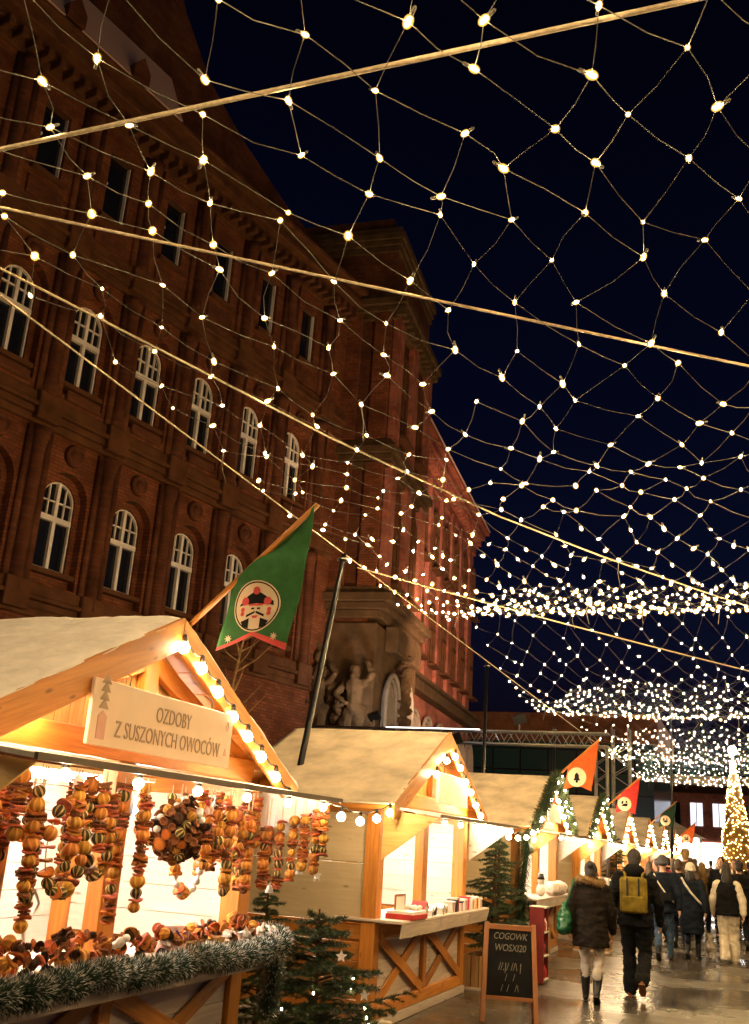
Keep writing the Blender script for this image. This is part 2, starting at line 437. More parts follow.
def person(label, x, y, h, coat, trousers, shoes, head, heading=0, stride=.26, lift=.10, phase=1, hem=.80, wide=1.0, fine=False,
           armswing=.12, bulk=1.0, legw=1.0, hair='hairdark', hat=None, hood=None, vest=None, boots=False, skirtflare=1.0, pack=None):
    s=h/1.75
    root=empty('person',(x,y,0),label,'person','people strolling through the market',heading)
    def P(*a): return V(a)*s
    vox=.0125 if fine else .02
    # skeleton
    hipz=.92-.012*(stride/.25); legs=[]
    for side in (-1,1):
        front = (side*phase>0)
        hp=V((side*.09,0,hipz)); f=V((side*.085,stride if front else -stride, .085 if front else .085+lift))
        kn=ik(hp,f,.435,.43,(side*.08,1,0)); legs.append((side,front,hp,kn,f))
    arms=[]
    for side in (-1,1):
        sh=V((side*.185*wide,0,1.405)); sw=armswing*(-side*phase)
        el=sh+V((side*.075*bulk,sw*.6-.03,-.285)); wr=el+V((side*.005,sw+.07,-.245)); arms.append((side,sh,el,wr))
    # body: one continuous figure
    b=MB()
    b.ball(P(0,.025,1.635),.5*s,(.155,.19,.232),14,10)
    b.ball(P(0,.055,1.56),.5*s,(.115,.13,.12),10,8)                  # jaw
    capsule(b,P(0,.118,1.635),P(0,.132,1.607),.011*s,.015*s,6)         # nose
    capsule(b,P(-.018,.112,1.570),P(.018,.112,1.570),.008*s,.008*s,6)  # mouth
    for sd in (-1,1):
        b.ball(P(sd*.079,.012,1.625),.5*s,(.018,.036,.062),6,6)
        b.ball(P(sd*.032,.108,1.655),.011*s,(1,1,1),6,5)
    capsule(b,P(0,-.005,1.42),P(0,.015,1.56),.06*s,.054*s)
    loft(b,[(z*s,rx*s,ry*s,0,0) for z,rx,ry in ((.86,.15,.105),(.95,.165,.115),(1.08,.135,.095),(1.25,.155,.11),(1.37,.17,.10),(1.44,.09,.07))])
    for side,sh,el,wr in arms:
        capsule(b,sh*s,el*s,.05*s,.04*s); capsule(b,el*s,wr*s,.04*s,.027*s)
        hand(b,wr*s,(wr-el),side,fine)
    for side,front,hp,kn,f in legs:
        capsule(b,hp*s,kn*s,.08*s,.055*s); capsule(b,kn*s,f*s,.053*s,.036*s)
        capsule(b,f*s,(f+V((0,.1,-.035 if front else -.06)))*s,.036*s,.028*s)
    o=inst('body',fused(b,.0105 if fine else .018,2,0,7,M['skin'],'body'),root)
    # trousers
    t=MB(); t.ball(P(0,-.01,.93),.5*s,(.34*bulk,.25*bulk,.26),12,8)
    for side,front,hp,kn,f in legs:
        k1=.098*legw; capsule(t,hp*s,kn*s,k1*s,.07*legw*s); capsule(t,kn*s,(f+V((0,0,.0 if not boots else .2)))*s,.07*legw*s,(.058 if legw<1.1 else .085)*legw**.5*s)
    inst('trousers',fused(t,vox,3,.016*s,11,trousers,'trousers',x),root)
    # shoes
    for side,front,hp,kn,f in legs:
        sh_=MB(); pitch=0 if front else -R(38)
        rot=Matrix.Rotation(pitch,3,'X'); heel=f+V((0,-.03,-.05))
        def S(px,py,pz): return (f+rot@V((px,py,pz)))*s
        capsule(sh_,S(0,-.035,-.045),S(side*.012,.10,-.052),.040*s,.036*s); capsule(sh_,S(side*.012,.10,-.052),S(side*.015,.165,-.058),.038*s,.028*s)
        capsule(sh_,S(0,-.015,-.03),S(0,-.01,.05),.045*s,.05*s)
        if boots: capsule(sh_,S(0,-.01,.05),(f.lerp(kn,.52))*s,.055*s,.066*s)
        sm=fused(sh_,vox,2,0,7,shoes,'shoe')
        so=inst('boot' if boots else 'shoe',sm,root)
        sl=MB(); 
        pl=[S(a,c,-.078) for a,c in ((-.036,-.07),(.036,-.07),(.042,.03),(.046,.11),(.03,.18),(-.02,.185),(-.042,.11),(-.038,.03))]
        sl.prism(pl,(rot@V((0,0,-.016)))*s); sl.build('sole',M['black'] if boots else shoes,so)
    # coat
    c=MB(); fl=skirtflare
    prof=[(hem,.205*bulk*fl,.155*bulk*fl),(hem+.02,.21*bulk*fl,.16*bulk*fl)]
    if hem<.7: prof.append((.86,.205*bulk,.155*bulk))
    prof+=[(.98,.195*bulk,.145*bulk),(1.12,.185*bulk,.135*bulk),(1.27,.20*bulk,.14*bulk),(1.385,.195*wide,.125*bulk),(1.445,.13*wide,.095),(1.485,.085,.08)]
    loft(c,[(z*s,rx*s,ry*s,0,-.012*s) for z,rx,ry in prof])
    arms_mb=c if vest is None else MB()
    for side,sh,el,wr in arms:
        q=V((side*.175*wide,-.005,1.395))
        capsule(arms_mb,q*s,el*s,.078*bulk*s,.066*bulk*s); capsule(arms_mb,el*s,(wr-(wr-el)*.04)*s,.066*bulk*s,.05*bulk*s)
    inst('coat' if vest is None else 'vest',fused(c,vox,2,.020*s,9,coat,'coat',y),root)
    if vest is not None: 
        for sd in (0,1):
            am=MB(); side,sh,el,wr=arms[sd]; q=V((side*.17*wide,-.005,1.395))
            capsule(am,q*s,el*s,.080*bulk*s,.070*bulk*s); capsule(am,el*s,(wr-(wr-el)*.04)*s,.07*bulk*s,.055*bulk*s)
            inst('sleeve',fused(am,vox,3,.012*s,9,vest,'sleeve',x),root)
    # hair and hat
    hm=MB()
    hm.ball(P(0,.0,1.66),.5*s,(.18,.20,.215),12,9); hm.ball(P(0,-.045,1.60),.5*s,(.155,.12,.16),10,8)
    if head=='long': hm.ball(P(0,-.07,1.50),.5*s,(.20,.13,.28),10,8)
    if head=='bun': hm.ball(P(0,-.09,1.72),.05*s)
    if head!='none': inst('hair',fused(hm,vox*.8,1,.006*s,30,M[hair],'hair',x),root)
    if hat is not None:
        ht=MB(); ht.ball(P(0,.005,1.675),.5*s,(.20,.225,.225),14,9)
        for k in range(14):
            a0=2*math.pi*k/14; a1=2*math.pi*(k+1)/14
            capsule(ht,P(.1*math.cos(a0),.005+.112*math.sin(a0),1.635),P(.1*math.cos(a1),.005+.112*math.sin(a1),1.635),.018*s,.018*s,6)
        if head=='pompom': ht.ball(P(0,-.01,1.80),.045*s)
        inst('hat',fused(ht,vox*.8,1,.003*s,30,hat,'hat'),root)
    if hood is not None:
        hd=MB(); hd.ball(P(0,-.075,1.50),.5*s,(.27,.19,.17),12,8); hd.ball(P(0,-.02,1.465),.5*s,(.25,.22,.10),12,8)
        ho=inst('hood',fused(hd,vox,3,.008*s,10,coat,'hood'),root)
        if hood!='plain':
            fu=MB(); pts=[]
            for k in range(25):
                a=2*math.pi*k/24; pts.append(P(.165*math.cos(a),-.045+.125*math.sin(a),1.505+.022*math.sin(a*2)-.02*math.sin(a)))
            fu.tube(pts,.035*s,8,cap=False)
            for k in range(2600):
                i=rnd.random()*24; i0=int(i); p0=pts[i0].lerp(pts[i0+1],i-i0)
                dd=V((rnd.gauss(0,1),rnd.gauss(0,1),rnd.gauss(0,1))).normalized()
                a=p0+dd*.03*s; e=p0+dd*(.052+.03*rnd.random())*s+V((0,0,-.008)); sd=dd.orthogonal().normalized()*.0045*s
                fu.add([a-sd,a+sd,e],[(0,1,2)])
            fu.build('fur_trim',M['fur'],ho)
    return root, s, arms
def rbox(name, c, size, mat, parent=None, bev=.03, rot=None, seg=3):
    bm=bmesh.new(); bmesh.ops.create_cube(bm,size=1)
    for v in bm.verts: v.co=V((v.co.x*size[0],v.co.y*size[1],v.co.z*size[2]))
    bmesh.ops.bevel(bm,geom=bm.edges[:],offset=bev,segments=seg,profile=.5,affect='EDGES')
    me=bpy.data.meshes.new(name); bm.to_mesh(me); bm.free(); me.materials.append(mat)
    me.polygons.foreach_set('use_smooth',[True]*len(me.polygons))
    o=inst(name,me,parent,c)
    if rot: o.rotation_euler=rot
    return o

CB={k:cloth('cloth_'+k,c) for k,c in dict(parka=(.014,.010,.007), jacket=(.008,.008,.009), trousersblack=(.012,.012,.013), greige=(.50,.44,.38), jeans=(.045,.075,.13),
     navy=(.008,.011,.019), slate=(.010,.014,.022), cream=(.66,.58,.46), white=(.70,.62,.50), brown=(.085,.055,.035), ochre=(.20,.11,.03), grey=(.10,.10,.105),
     greybeanie=(.075,.075,.08), maroon=(.12,.02,.02), olive=(.06,.055,.03)).items()}
LE={k:plain('leather_'+k,c,.35,.3,14,.2) for k,c in dict(black=(.010,.010,.010), brown=(.26,.10,.035), white=(.6,.55,.5)).items()}
w1,s1,ar1=person('woman in dark parka with tan fur hood, pale grey trousers and black boots',-1.98,13.62,1.63,CB['parka'],CB['greige'],LE['black'],'bun',fine=True,
       stride=.16,lift=.05,phase=-1,hem=.68,bulk=1.16,hood='fur',boots=True,armswing=.06,skirtflare=1.02,hair='hairdark',legw=.95,heading=R(3))
m1,s2,ar2=person('tall man in black jacket and black trousers walking in brown shoes',-1.53,14.5,1.82,CB['jacket'],CB['trousersblack'],LE['brown'],'short',fine=True,
       stride=.21,lift=.14,phase=-1,hem=.83,bulk=1.08,wide=1.12,hood='plain',armswing=.08,legw=1.2,heading=R(2))
person('person in grey beanie and dark jacket with blue jeans',-1.60,19.9,1.76,CB['navy'],CB['jeans'],LE['black'],'none',stride=.20,lift=.10,hem=.80,bulk=1.14,hat=CB['greybeanie'],wide=1.05)
person('woman in long dark quilted coat and cream hat',-1.17,20.9,1.66,CB['slate'],CB['navy'],LE['black'],'long',stride=.13,lift=.05,hem=.45,bulk=1.12,hat=CB['cream'],skirtflare=.98,hair='hairdark',boots=True,heading=R(-3))
p5,_,_=person('woman in black vest with cream sleeves and wide white trousers',-.52,20.7,1.68,CB['jacket'],CB['white'],LE['white'],'long',stride=.12,lift=.03,hem=.84,bulk=1.12,vest=CB['cream'],legw=1.35,hair='hairdark',armswing=.1)
eb=MB()
for k in range(12):
    a0=math.pi*k/12; a1=math.pi*(k+1)/12
    capsule(eb,V((.098*math.cos(a0),.01,1.60+.13*math.sin(a0)))*.96,V((.098*math.cos(a1),.01,1.60+.13*math.sin(a1)))*.96,.016,.016,6)
for sd in (-1,1): eb.ball((sd*.098,.01,1.56),.042,(.6,1,1))
inst('earmuffs',fused(eb,.012,1,.006,40,CB['white'],'earmuffs'),p5)
person('person in navy coat walking just ahead of the grey beanie',-1.55,23.3,1.72,CB['slate'],CB['navy'],LE['black'],'short',stride=.18,lift=.06,hem=.60,bulk=1.1,hair='hairbrown')
person('tall grey haired man in brown coat above the crowd',-1.62,27.0,1.98,CB['brown'],CB['navy'],LE['black'],'short',stride=.15,lift=.05,hem=.62,bulk=1.1,hair='fur')
person('person in ochre jacket and dark trousers further up the street',-1.25,27.5,1.68,CB['ochre'],CB['navy'],LE['black'],'long',stride=.15,lift=.05,hem=.80,bulk=1.15,hair='fur')
person('man in black coat facing back towards the stalls',-.80,27.0,1.84,CB['jacket'],CB['navy'],LE['black'],'short',heading=R(170),stride=.1,lift=.02,hem=.70,bulk=1.1)
person('person in maroon coat beside the far stalls',-2.15,30.5,1.72,CB['maroon'],CB['navy'],LE['black'],'long',stride=.15,lift=.05,hem=.66,bulk=1.1,hair='hairbrown')
person('person in grey coat with pale cap far up the street',-1.05,33.0,1.70,CB['grey'],CB['jeans'],LE['black'],'none',stride=.15,lift=.05,hem=.75,bulk=1.1,hat=CB['cream'])
person('person in olive coat deep in the crowd',-1.95,35.0,1.78,CB['olive'],CB['navy'],LE['black'],'short',stride=.15,lift=.05,hem=.70,bulk=1.12,hair='hairbrown')
person('person in cream coat far down the street',-2.4,26.0,1.62,CB['cream'],CB['navy'],LE['black'],'long',stride=.15,lift=.05,hem=.62,bulk=1.1,hair='hairbrown')
person('person in dark coat and grey hat by the light tree',-.5,38.0,1.75,CB['jacket'],CB['navy'],LE['black'],'none',stride=.15,lift=.05,hem=.62,bulk=1.1,hat=CB['greybeanie'])
person('person in brown jacket far down by the light tree',-1.6,42.0,1.75,CB['brown'],CB['navy'],LE['black'],'short',stride=.15,lift=.05,hem=.75,bulk=1.1)

for (x,y,h,lb,ct,tr_,hd,ht,hr,dr) in (
  (-2.05,24.2,1.70,'woman in dark green coat looking at the fourth stall','olive','navy','long',None,'hairbrown',60),
  (-.35,24.0,1.78,'man in dark coat at the right edge of the street','jacket','navy','short',None,'hairdark',8),
  (-1.85,29.0,1.66,'woman in cream hat and dark coat walking towards the viewer','navy','jeans','long','cream','hairbrown',176),
  (-.55,30.0,1.80,'man in brown jacket walking towards the viewer','brown','navy','short',None,'hairdark',172),
  (-1.45,31.5,1.62,'woman in ochre coat walking towards the viewer','ochre','navy','long',None,'hairbrown',186),
  (-2.5,33.0,1.74,'man in navy coat standing at the fifth stall','navy','navy','short',None,'hairdark',70),
  (-.9,36.0,1.70,'woman in grey coat and grey hat walking towards the viewer','grey','navy','long','greybeanie','hairbrown',180),
  (-2.0,38.5,1.75,'man in cream jacket deep in the crowd','cream','navy','short',None,'hairbrown',10),
  (-1.3,39.5,1.68,'woman in maroon coat deep in the crowd','maroon','navy','long',None,'hairdark',178),
  (-.25,41.0,1.74,'man in olive coat near the light tree','olive','navy','short',None,'hairdark',0),
  (-2.4,44.0,1.7,'person in white jacket at the last stalls','white','navy','short',None,'hairdark',30)):
    person(lb,x,y,h,CB[ct],CB[tr_],LE['black'],hd,heading=R(dr),stride=.15,lift=.05,hem=.66,bulk=1.12,hair=hr,hat=CB[ht] if ht else None,phase=1 if int(y)%2 else -1)
# backpack on the man, bag on the woman, straps
pk=empty('backpack',(-1.53,14.5,0),'mustard yellow canvas backpack on the tall man\'s back','backpack',rz=R(2))
def pp(*a): return V(a)*s2
bpm=plain('mustard_canvas',(.21,.15,.022),.75,.6,9,.4)
rbox('pack_body',pp(0,-.215,1.205),(.335*s2,.15*s2,.43*s2),bpm,pk,.05)
rbox('front_pocket',pp(0,-.296,1.10),(.27*s2,.05*s2,.19*s2),bpm,pk,.022)
for sd in (-1,1):
    mb=MB(); mb.tube([pp(sd*.10,-.16,1.40),pp(sd*.11,-.10,1.475),pp(sd*.125,.02,1.47),pp(sd*.135,.14,1.38),pp(sd*.15,.155,1.2),pp(sd*.16,.08,1.05),pp(sd*.15,-.14,1.02)],.018,8)
    mb.build('strap',bpm,pk,True)
for sd in (-1,1):
    mb=MB(); mb.bar(pp(sd*.07,-.293,1.19),pp(sd*.07,-.293,1.41),.022,.012,(0,1,0)); mb.build('webbing',M['black'],pk)
bg=empty('shoulder_bag',(-1.98,13.62,0),'shiny green shoulder bag hanging on the fur hood woman\'s left side','bag',rz=R(3))
gm=plain('green_satin',(.012,.10,.045),.28,.4,6,.3)
mb=MB(); mb.ball((-.315,-.10,.93),.5,(.20,.26,.30),12,9); mb.ball((-.325,-.10,.83),.5,(.20,.30,.17),12,9); mb.ball((-.30,-.09,1.06),.5,(.12,.16,.16),12,9)
inst('bag_body',fused(mb,.014,3,.02,9,gm,'bag_body'),bg)
mb=MB(); mb.tube([(-.29,-.16,1.08),(-.255,-.17,1.22),(-.20,-.10,1.41),(-.17,.02,1.44),(-.22,.13,1.36),(-.29,.08,1.18),(-.31,.0,1.06)],.014,7); mb.build('strap',gm,bg,True)
sb=empty('crossbody_bag',(-1.17,20.9,0),'beige strapped crossbody bag on the long dark coat','bag')
mb=MB()
mb.tube([(-.16,-.06,1.40),(-.10,-.165,1.30),(.0,-.185,1.16),(.13,-.18,1.02),(.22,-.10,.93)],.02,7); mb.build('strap',CB['cream'],sb,True)
rbox('pouch',(.265,-.02,.86),(.07,.22,.17),CB['slate'],sb,.025)
sb=empty('sling_bag',(-1.60,19.9,0),'small black sling bag with white strap on the beanie wearer','bag')
mb=MB(); mb.tube([(-.15,-.05,1.46),(-.10,-.175,1.36),(.0,-.20,1.22),(.12,-.185,1.05),(.20,-.12,.99)],.013,7); mb.build('strap',CB['cream'],sb,True)
rbox('pouch',(.08,-.235,1.08),(.20,.08,.15),CB['jacket'],sb,.03)

# dog
dg=empty('dog',(-.86,20.9,0),'small shaggy grey and white dog trotting along the paving','dog')
mb=MB()
loft_pts=[((0,-.20,.25),.075),((0,-.08,.245),.082),((0,.05,.24),.09),((0,.16,.25),.088)]
for (a,ra),(b,rb) in zip(loft_pts,loft_pts[1:]): capsule(mb,a,b,ra,rb)
capsule(mb,(0,.17,.27),(0,.25,.36),.06,.052); mb.ball((0,.29,.385),.065,(.95,1.1,.95)); capsule(mb,(0,.33,.37),(0,.40,.355),.035,.026)
for sd in (-1,1):
    capsule(mb,(sd*.05,.13,.2),(sd*.055,.13+sd*.03,.10),.036,.024); capsule(mb,(sd*.055,.13+sd*.03,.10),(sd*.055,.14+sd*.05,.025),.022,.02); capsule(mb,(sd*.055,.14+sd*.05,.022),(sd*.055,.175+sd*.05,.02),.022,.018)
    capsule(mb,(sd*.05,-.17,.22),(sd*.055,-.12-sd*.03,.14),.052,.032); capsule(mb,(sd*.055,-.12-sd*.03,.14),(sd*.055,-.21-sd*.03,.085),.027,.02); capsule(mb,(sd*.055,-.21-sd*.03,.085),(sd*.055,-.19-sd*.03,.022),.02,.02); capsule(mb,(sd*.055,-.19-sd*.03,.022),(sd*.055,-.15-sd*.03,.02),.022,.018)
    mb.ball((sd*.055,.275,.40),.03,(.5,.8,1.6))
capsule(mb,(0,-.25,.30),(0,-.31,.37),.022,.018); capsule(mb,(0,-.31,.37),(0,-.30,.44),.018,.012)
dogm=plain('shaggy_dog_fur',(.16,.13,.11),.95,.6,5,.6,c2=(.62,.54,.46))
inst('body',fused(mb,.011,1,.014,26,dogm,'body'),dg)

# ------------------------------------------------------------------ ground, sky
mb=MB(); mb.add([(-160,-60,0),(160,-60,0),(160,260,0),(-160,260,0)],[(0,1,2,3)])
tag(mb.build('ground',M['ground']),kind='structure')
w=bpy.data.worlds.new('World'); sc.world=w; w.use_nodes=True
nt=w.node_tree; nt.nodes.clear()
sky=nt.nodes.new('ShaderNodeTexSky'); sky.sky_type='NISHITA'; sky.sun_disc=False; sky.sun_elevation=R(-3.0); sky.sun_rotation=R(100); sky.ozone_density=4.0; sky.altitude=0
bgd=nt.nodes.new('ShaderNodeBackground'); bgd.inputs[1].default_value=.07
wo=nt.nodes.new('ShaderNodeOutputWorld'); tc_=nt.nodes.new('ShaderNodeTexCoord'); sx_=node(nt,'ShaderNodeSeparateXYZ',{'Vector':tc_.outputs['Generated']})
grad=ramp(nt,sx_.outputs[2],[(0.,(1.7,2.1,2.3)),(.12,(1.35,1.65,1.8)),(.35,(.75,.92,.95)),(.7,(.34,.40,.38))])
nt.links.new(mixc(nt,1.0,sky.outputs[0],grad,'MULTIPLY'),bgd.inputs[0]); nt.links.new(bgd.outputs[0],wo.inputs[0])
l=bpy.data.lights.new('moon','SUN'); l.energy=.015; l.color=(.8,.88,1); l.angle=R(.5)
lo=bpy.data.objects.new('moon',l); col.objects.link(lo); lo.rotation_euler=(R(50),0,R(30))

# ------------------------------------------------------------------ main brick building
def arch_panel(mb, x0,x1,z0,z1, hx0,hx1,hz0,hs,rise, y, depth, n=10, mi=0, reveal_mi=None):
    # front at y (outward is -y); hole hx0..hx1 from hz0 up to spring hs and then an arch of height rise
    def q(a,b,c,d,m=mi): mb.add([a,b,c,d],[(0,1,2,3)],None,None,m)
    P=lambda x,z,yy=y: (x,yy,z)
    q(P(x0,z0),P(hx0,z0),P(hx0,z1),P(x0,z1)); q(P(hx1,z0),P(x1,z0),P(x1,z1),P(hx1,z1))
    q(P(hx0,z0),P(hx1,z0),P(hx1,hz0),P(hx0,hz0))
    c=(hx0+hx1)/2; hw=(hx1-hx0)/2; arc=[]
    for i in range(n+1):
        a=math.pi*(1-i/n); arc.append((c+hw*math.cos(a),hs+rise*math.sin(a)))
    for (a,b),(c2,d) in zip(arc,arc[1:]): q(P(a,b),P(c2,d),P(c2,z1),P(a,z1))
    if abs(hs-hz0)>1e-6: pass
    rm=mi if reveal_mi is None else reveal_mi
    out=[(hx0,hz0)]+arc+[(hx1,hz0)]
    for (a,b),(c2,d) in zip(out,out[1:]): q(P(a,b),P(a,b,y+depth),P(c2,d,y+depth),P(c2,d),rm)
    q(P(hx0,hz0),P(hx1,hz0),P(hx1,hz0,y+depth),P(hx0,hz0,y+depth),rm)
def arch_outline(hx0,hx1,hz0,hs,rise,n=12):
    c=(hx0+hx1)/2; hw=(hx1-hx0)/2
    return [(hx0,hz0)]+[(c+hw*math.cos(math.pi*(1-i/n)),hs+rise*math.sin(math.pi*(1-i/n))) for i in range(n+1)]+[(hx1,hz0)]
def window_meshes(w_, h_, rise, style):
    # local: x centred, z from sill, y=0 glass; outward -y
    gl=MB(); ol=arch_outline(-w_/2,w_/2,0,h_-rise,rise)
    gl.prism([(a,0,b) for a,b in ol],(0,.02,0))
    fr=MB(); fw=.055
    def st(p,q,wd=fw,dp=.07): fr.bar((p[0],-.05,p[1]),(q[0],-.05,q[1]),wd,dp,(0,-1,0))
    for a,b in (zip(ol,ol[1:]) if style=='arch' else ()): st(a,b,.075)
    if style=='rect':
        for x in (-w_/2,w_/2): st((x,0),(x,h_),.05,.10); st((x,h_*.55),(x+.12,h_*.55),.06,.08); st((x,.04),(x-.1,.04),.05,.08)
    else: st((-w_/2,.03),(w_/2,.03),.08)
    tz=h_*.58
    if style=='rect': fr2=fr; fr=MB()
    def ztop(x): 
        t=max(0,1-(x/(w_/2))**2); return h_-rise+rise*math.sqrt(t)
    st((-w_/2,tz),(w_/2,tz),.12,.10)
    st((0,0),(0,ztop(0)),.085,.09)
    if style=='arch':
        for x in (-w_*.25,w_*.25): st((x,tz),(x,ztop(x)),.03,.05)
        z2=tz+(h_-tz)*.46; st((-w_/2,z2),(w_/2,z2),.03,.05)
    else:
        for z in (h_*.25,h_*.80): st((-w_/2,z),(w_/2,z),.03,.05)
    if style=='rect': fr=fr2
    si=MB(); si.box((-w_/2-.12,-.34,-.12),(w_/2+.12,-.02,-.01))
    return gl.mesh('pane',M['glass'],fix=True), fr.mesh('frame',M['winframe']), si.mesh('sill',M['stonedark'])
def add_window(parent, meshes, x, y, z, fm=None):
    g=inst('window',meshes[0],parent,(x,y,z)); f_=inst('frame',meshes[1],g)
    if fm: meshes[1].materials[0]=fm
    inst('sill',meshes[2],g); return g
def cornice(mb, x0,x1, z, steps, y=0):
    for (dz0,dz1,out) in steps: mb.box((x0,y-out,z+dz0),(x1,y+.1,z+dz1))

th=R(90-11.4)
bld=empty('brick_building',(-16.66,3.36,0),'tall dark brick building with white arched windows behind the stalls','building',rz=th)
BX=2.04; X0=11.97
cols_=[X0+BX*i for i in range(-4,6)]
wall=MB(); xl=cols_[0]-BX/2; xr=24.4
# lower wall, bands and per-bay panels
floors=[(6.0,10.1,6.80,8.84,'arch'),(10.1,14.3,11.08,13.22,'arch'),(14.3,18.2,15.55,17.35,'rect')]
wall.add([(xl,0,0),(xr,0,0),(xr,0,6.0),(xl,0,6.0)],[(0,1,2,3)])
wa=window_meshes(.92,2.04,.44,'arch'); wb=window_meshes(.92,2.14,.44,'arch'); wt=window_meshes(.74,1.8,.0001,'rect')
for fi,(z0,z1,s0,s1,st) in enumerate(floors):
    hw=.46 if st=='arch' else .37; rise=.44 if st=='arch' else .001
    for cx in cols_:
        if st=='arch':
            # deep blind arch around the window, then the wall with the opening behind it
            arch_panel(wall,cx-BX/2,cx+BX/2,z0,z1,cx-.60,cx+.60,s0-.35,s1-.40,.58,0,.22)
            arch_panel(wall,cx-.62,cx+.62,s0-.37,z1,cx-hw,cx+hw,s0,s1-rise,rise,.22,.20)
        else:
            arch_panel(wall,cx-BX/2,cx+BX/2,z0,z1,cx-hw,cx+hw,s0,s1-rise,rise,0,.26,2)
        add_window(bld,(wa,wb,wt)[fi],cx,.36 if st=='arch' else .2,s0)
    lx=cols_[-1]+BX/2
    wall.add([(lx,0,z0),(xr,0,z0),(xr,0,z1),(lx,0,z1)],[(0,1,2,3)])
wall.add([(xl,0,18.2),(xr,0,18.2),(xr,0,19.0),(xl,0,19.0)],[(0,1,2,3)])
wall.add([(xl,9,0),(xl,0,0),(xl,0,19),(xl,9,19)],[(0,1,2,3)])
wall.add([(xr,0,0),(xr,9,0),(xr,9,19),(xr,0,19)],[(0,1,2,3)])
wall.add([(xr,9,0),(xl,9,0),(xl,9,19),(xr,9,19)],[(0,1,2,3)])
wall.add([(xl,0,19),(xr,0,19),(xr,9,19),(xl,9,19)],[(0,1,2,3)])
wall.build('wall',M['brick'],bld)
bo=MB()
for cx in cols_:
    bo.box((cx-.35,.30,6),(cx+.35,.42,18))
# pilasters: rounded shafts with bases and caps, one part each
for cx in [c+BX/2 for c in cols_]:
    for (z0,z1) in ((6.1,9.7),(10.5,13.9),(14.6,17.9)):
        pm=MB()
        pm.lathe([(.20,z0),(.20,z0+.25),(.165,z0+.32),(.155,z1-.45),(.17,z1-.40),(.17,z1-.32),(.21,z1-.18),(.24,z1)],12,(cx,-.06,0))
        pm.box((cx-.33,-.10,z0),(cx-.19,.02,z1)); pm.box((cx+.19,-.10,z0),(cx+.33,.02,z1))
        pm.build('pilaster',M['brickplain'],bld,True)
for z,big in ((6.02,.12),(10.1,.15),(14.3,.15)):
    cm=MB(); cornice(cm,xl,xr-.05,z,[(-.34,-.16,.10),(-.16,.0,big),(.0,.10,big+.10),(.10,.36,.14)])
    # blocks over each pilaster
    for cx in [c+BX/2 for c in cols_]: cm.box((cx-.32,-big-.13,z-.26),(cx+.32,.0,z+.36))
    cm.build('string_course',M['stonedark'],bld,bevel=.02)
cm=MB(); cornice(cm,xl,xr-.05,18.2,[(-.3,0,.12),(0,.25,.30),(.25,.45,.55),(.45,.7,.42),(.7,.85,.7)])
k=xl
while k<xr-.3: cm.box((k,-.48,17.98),(k+.16,-.1,18.22)); k+=.36
cm.build('eaves_cornice',M['stonedark'],bld,bevel=.02)
# moulded apron panels under the upper windows and rosettes
for cx in cols_:
    for z0,z1 in ((10.52,10.95),(14.72,15.35)):
        ap=MB(); ap.box((cx-.50,-.07,z0+.09),(cx+.50,.01,z1-.09)); ap.build('apron_panel',M['brickplain'],bld,bevel=.02)
    for zz in (9.42,13.62):
        ro=MB(); ro.lathe([(.02,.13),(.10,.12),(.12,.07),(.15,.06),(.19,.10),(.24,.10),(.26,.0)],18)
        me=ro.mesh('rosette',M['brickplain'],True,fix=True)
        inst('rosette',me,bld,(cx,0,zz),Quaternion((1,0,0),R(90)),(1,1,1))
# roof strip, gable, cresting
rf=MB(); rf.prism([(xl,-.72,19.06),(xl,-.05,20.7),(xl,4.5,22.6),(xl,9,19.06)],(12.9-xl+2.2,0,0)); rf.build('roof',M['rooftile'],bld,fix=True)
gb=MB(); gb.prism([(11.8,1.0,19.0),(11.8,1.0,21.6),(13.6,1.0,24.2),(15.3,1.0,26.2),(16.2,1.0,24.4),(17.5,1.0,23.0),(19.2,1.0,22.1),(21.8,1.0,21.2),(24.1,1.0,20.9),(24.1,1.0,19.0)],(0,5,0)); gb.build('gable',M['brickplain'],bld,fix=True)
ch=MB(); ch.box((14.4,.5,26.0),(15.1,1.3,28.6)); ch.box((14.3,.4,28.4),(15.2,1.4,28.7)); ch.build('chimney',M['brickred'],bld)
for t in (9.3,11.4,13.5):
    dm=MB(); dm.prism([(t-.26,-.80,19.06),(t+.26,-.80,19.06),(t+.26,-.80,19.4),(t,-.80,19.75),(t-.26,-.80,19.4)],(0,1.0,0)); dm.build('dormer',M['brickplain'],bld,fix=True)

# ------------------------------------------------------------------ the red wing with the corner pavilion
tw=R(90+4.8)
wing=empty('brick_building',(-7.97,-.67,0),'red brick wing with stone corner pavilion and sculpted portal','building',rz=tw)
A=28.2; B=33.3; E2=49.4
core=MB()
core.box((A,0,8.3),(B,7,21.0)); core.box((A+.002,.25,0),(B+.5,7,8.3))
core.build('pavilion_wall',M['brickplain'],wing)
core=MB(); core.box((B,.9,0),(E2,8,17.2)); core.build('wing_wall',M['brickred'],wing)
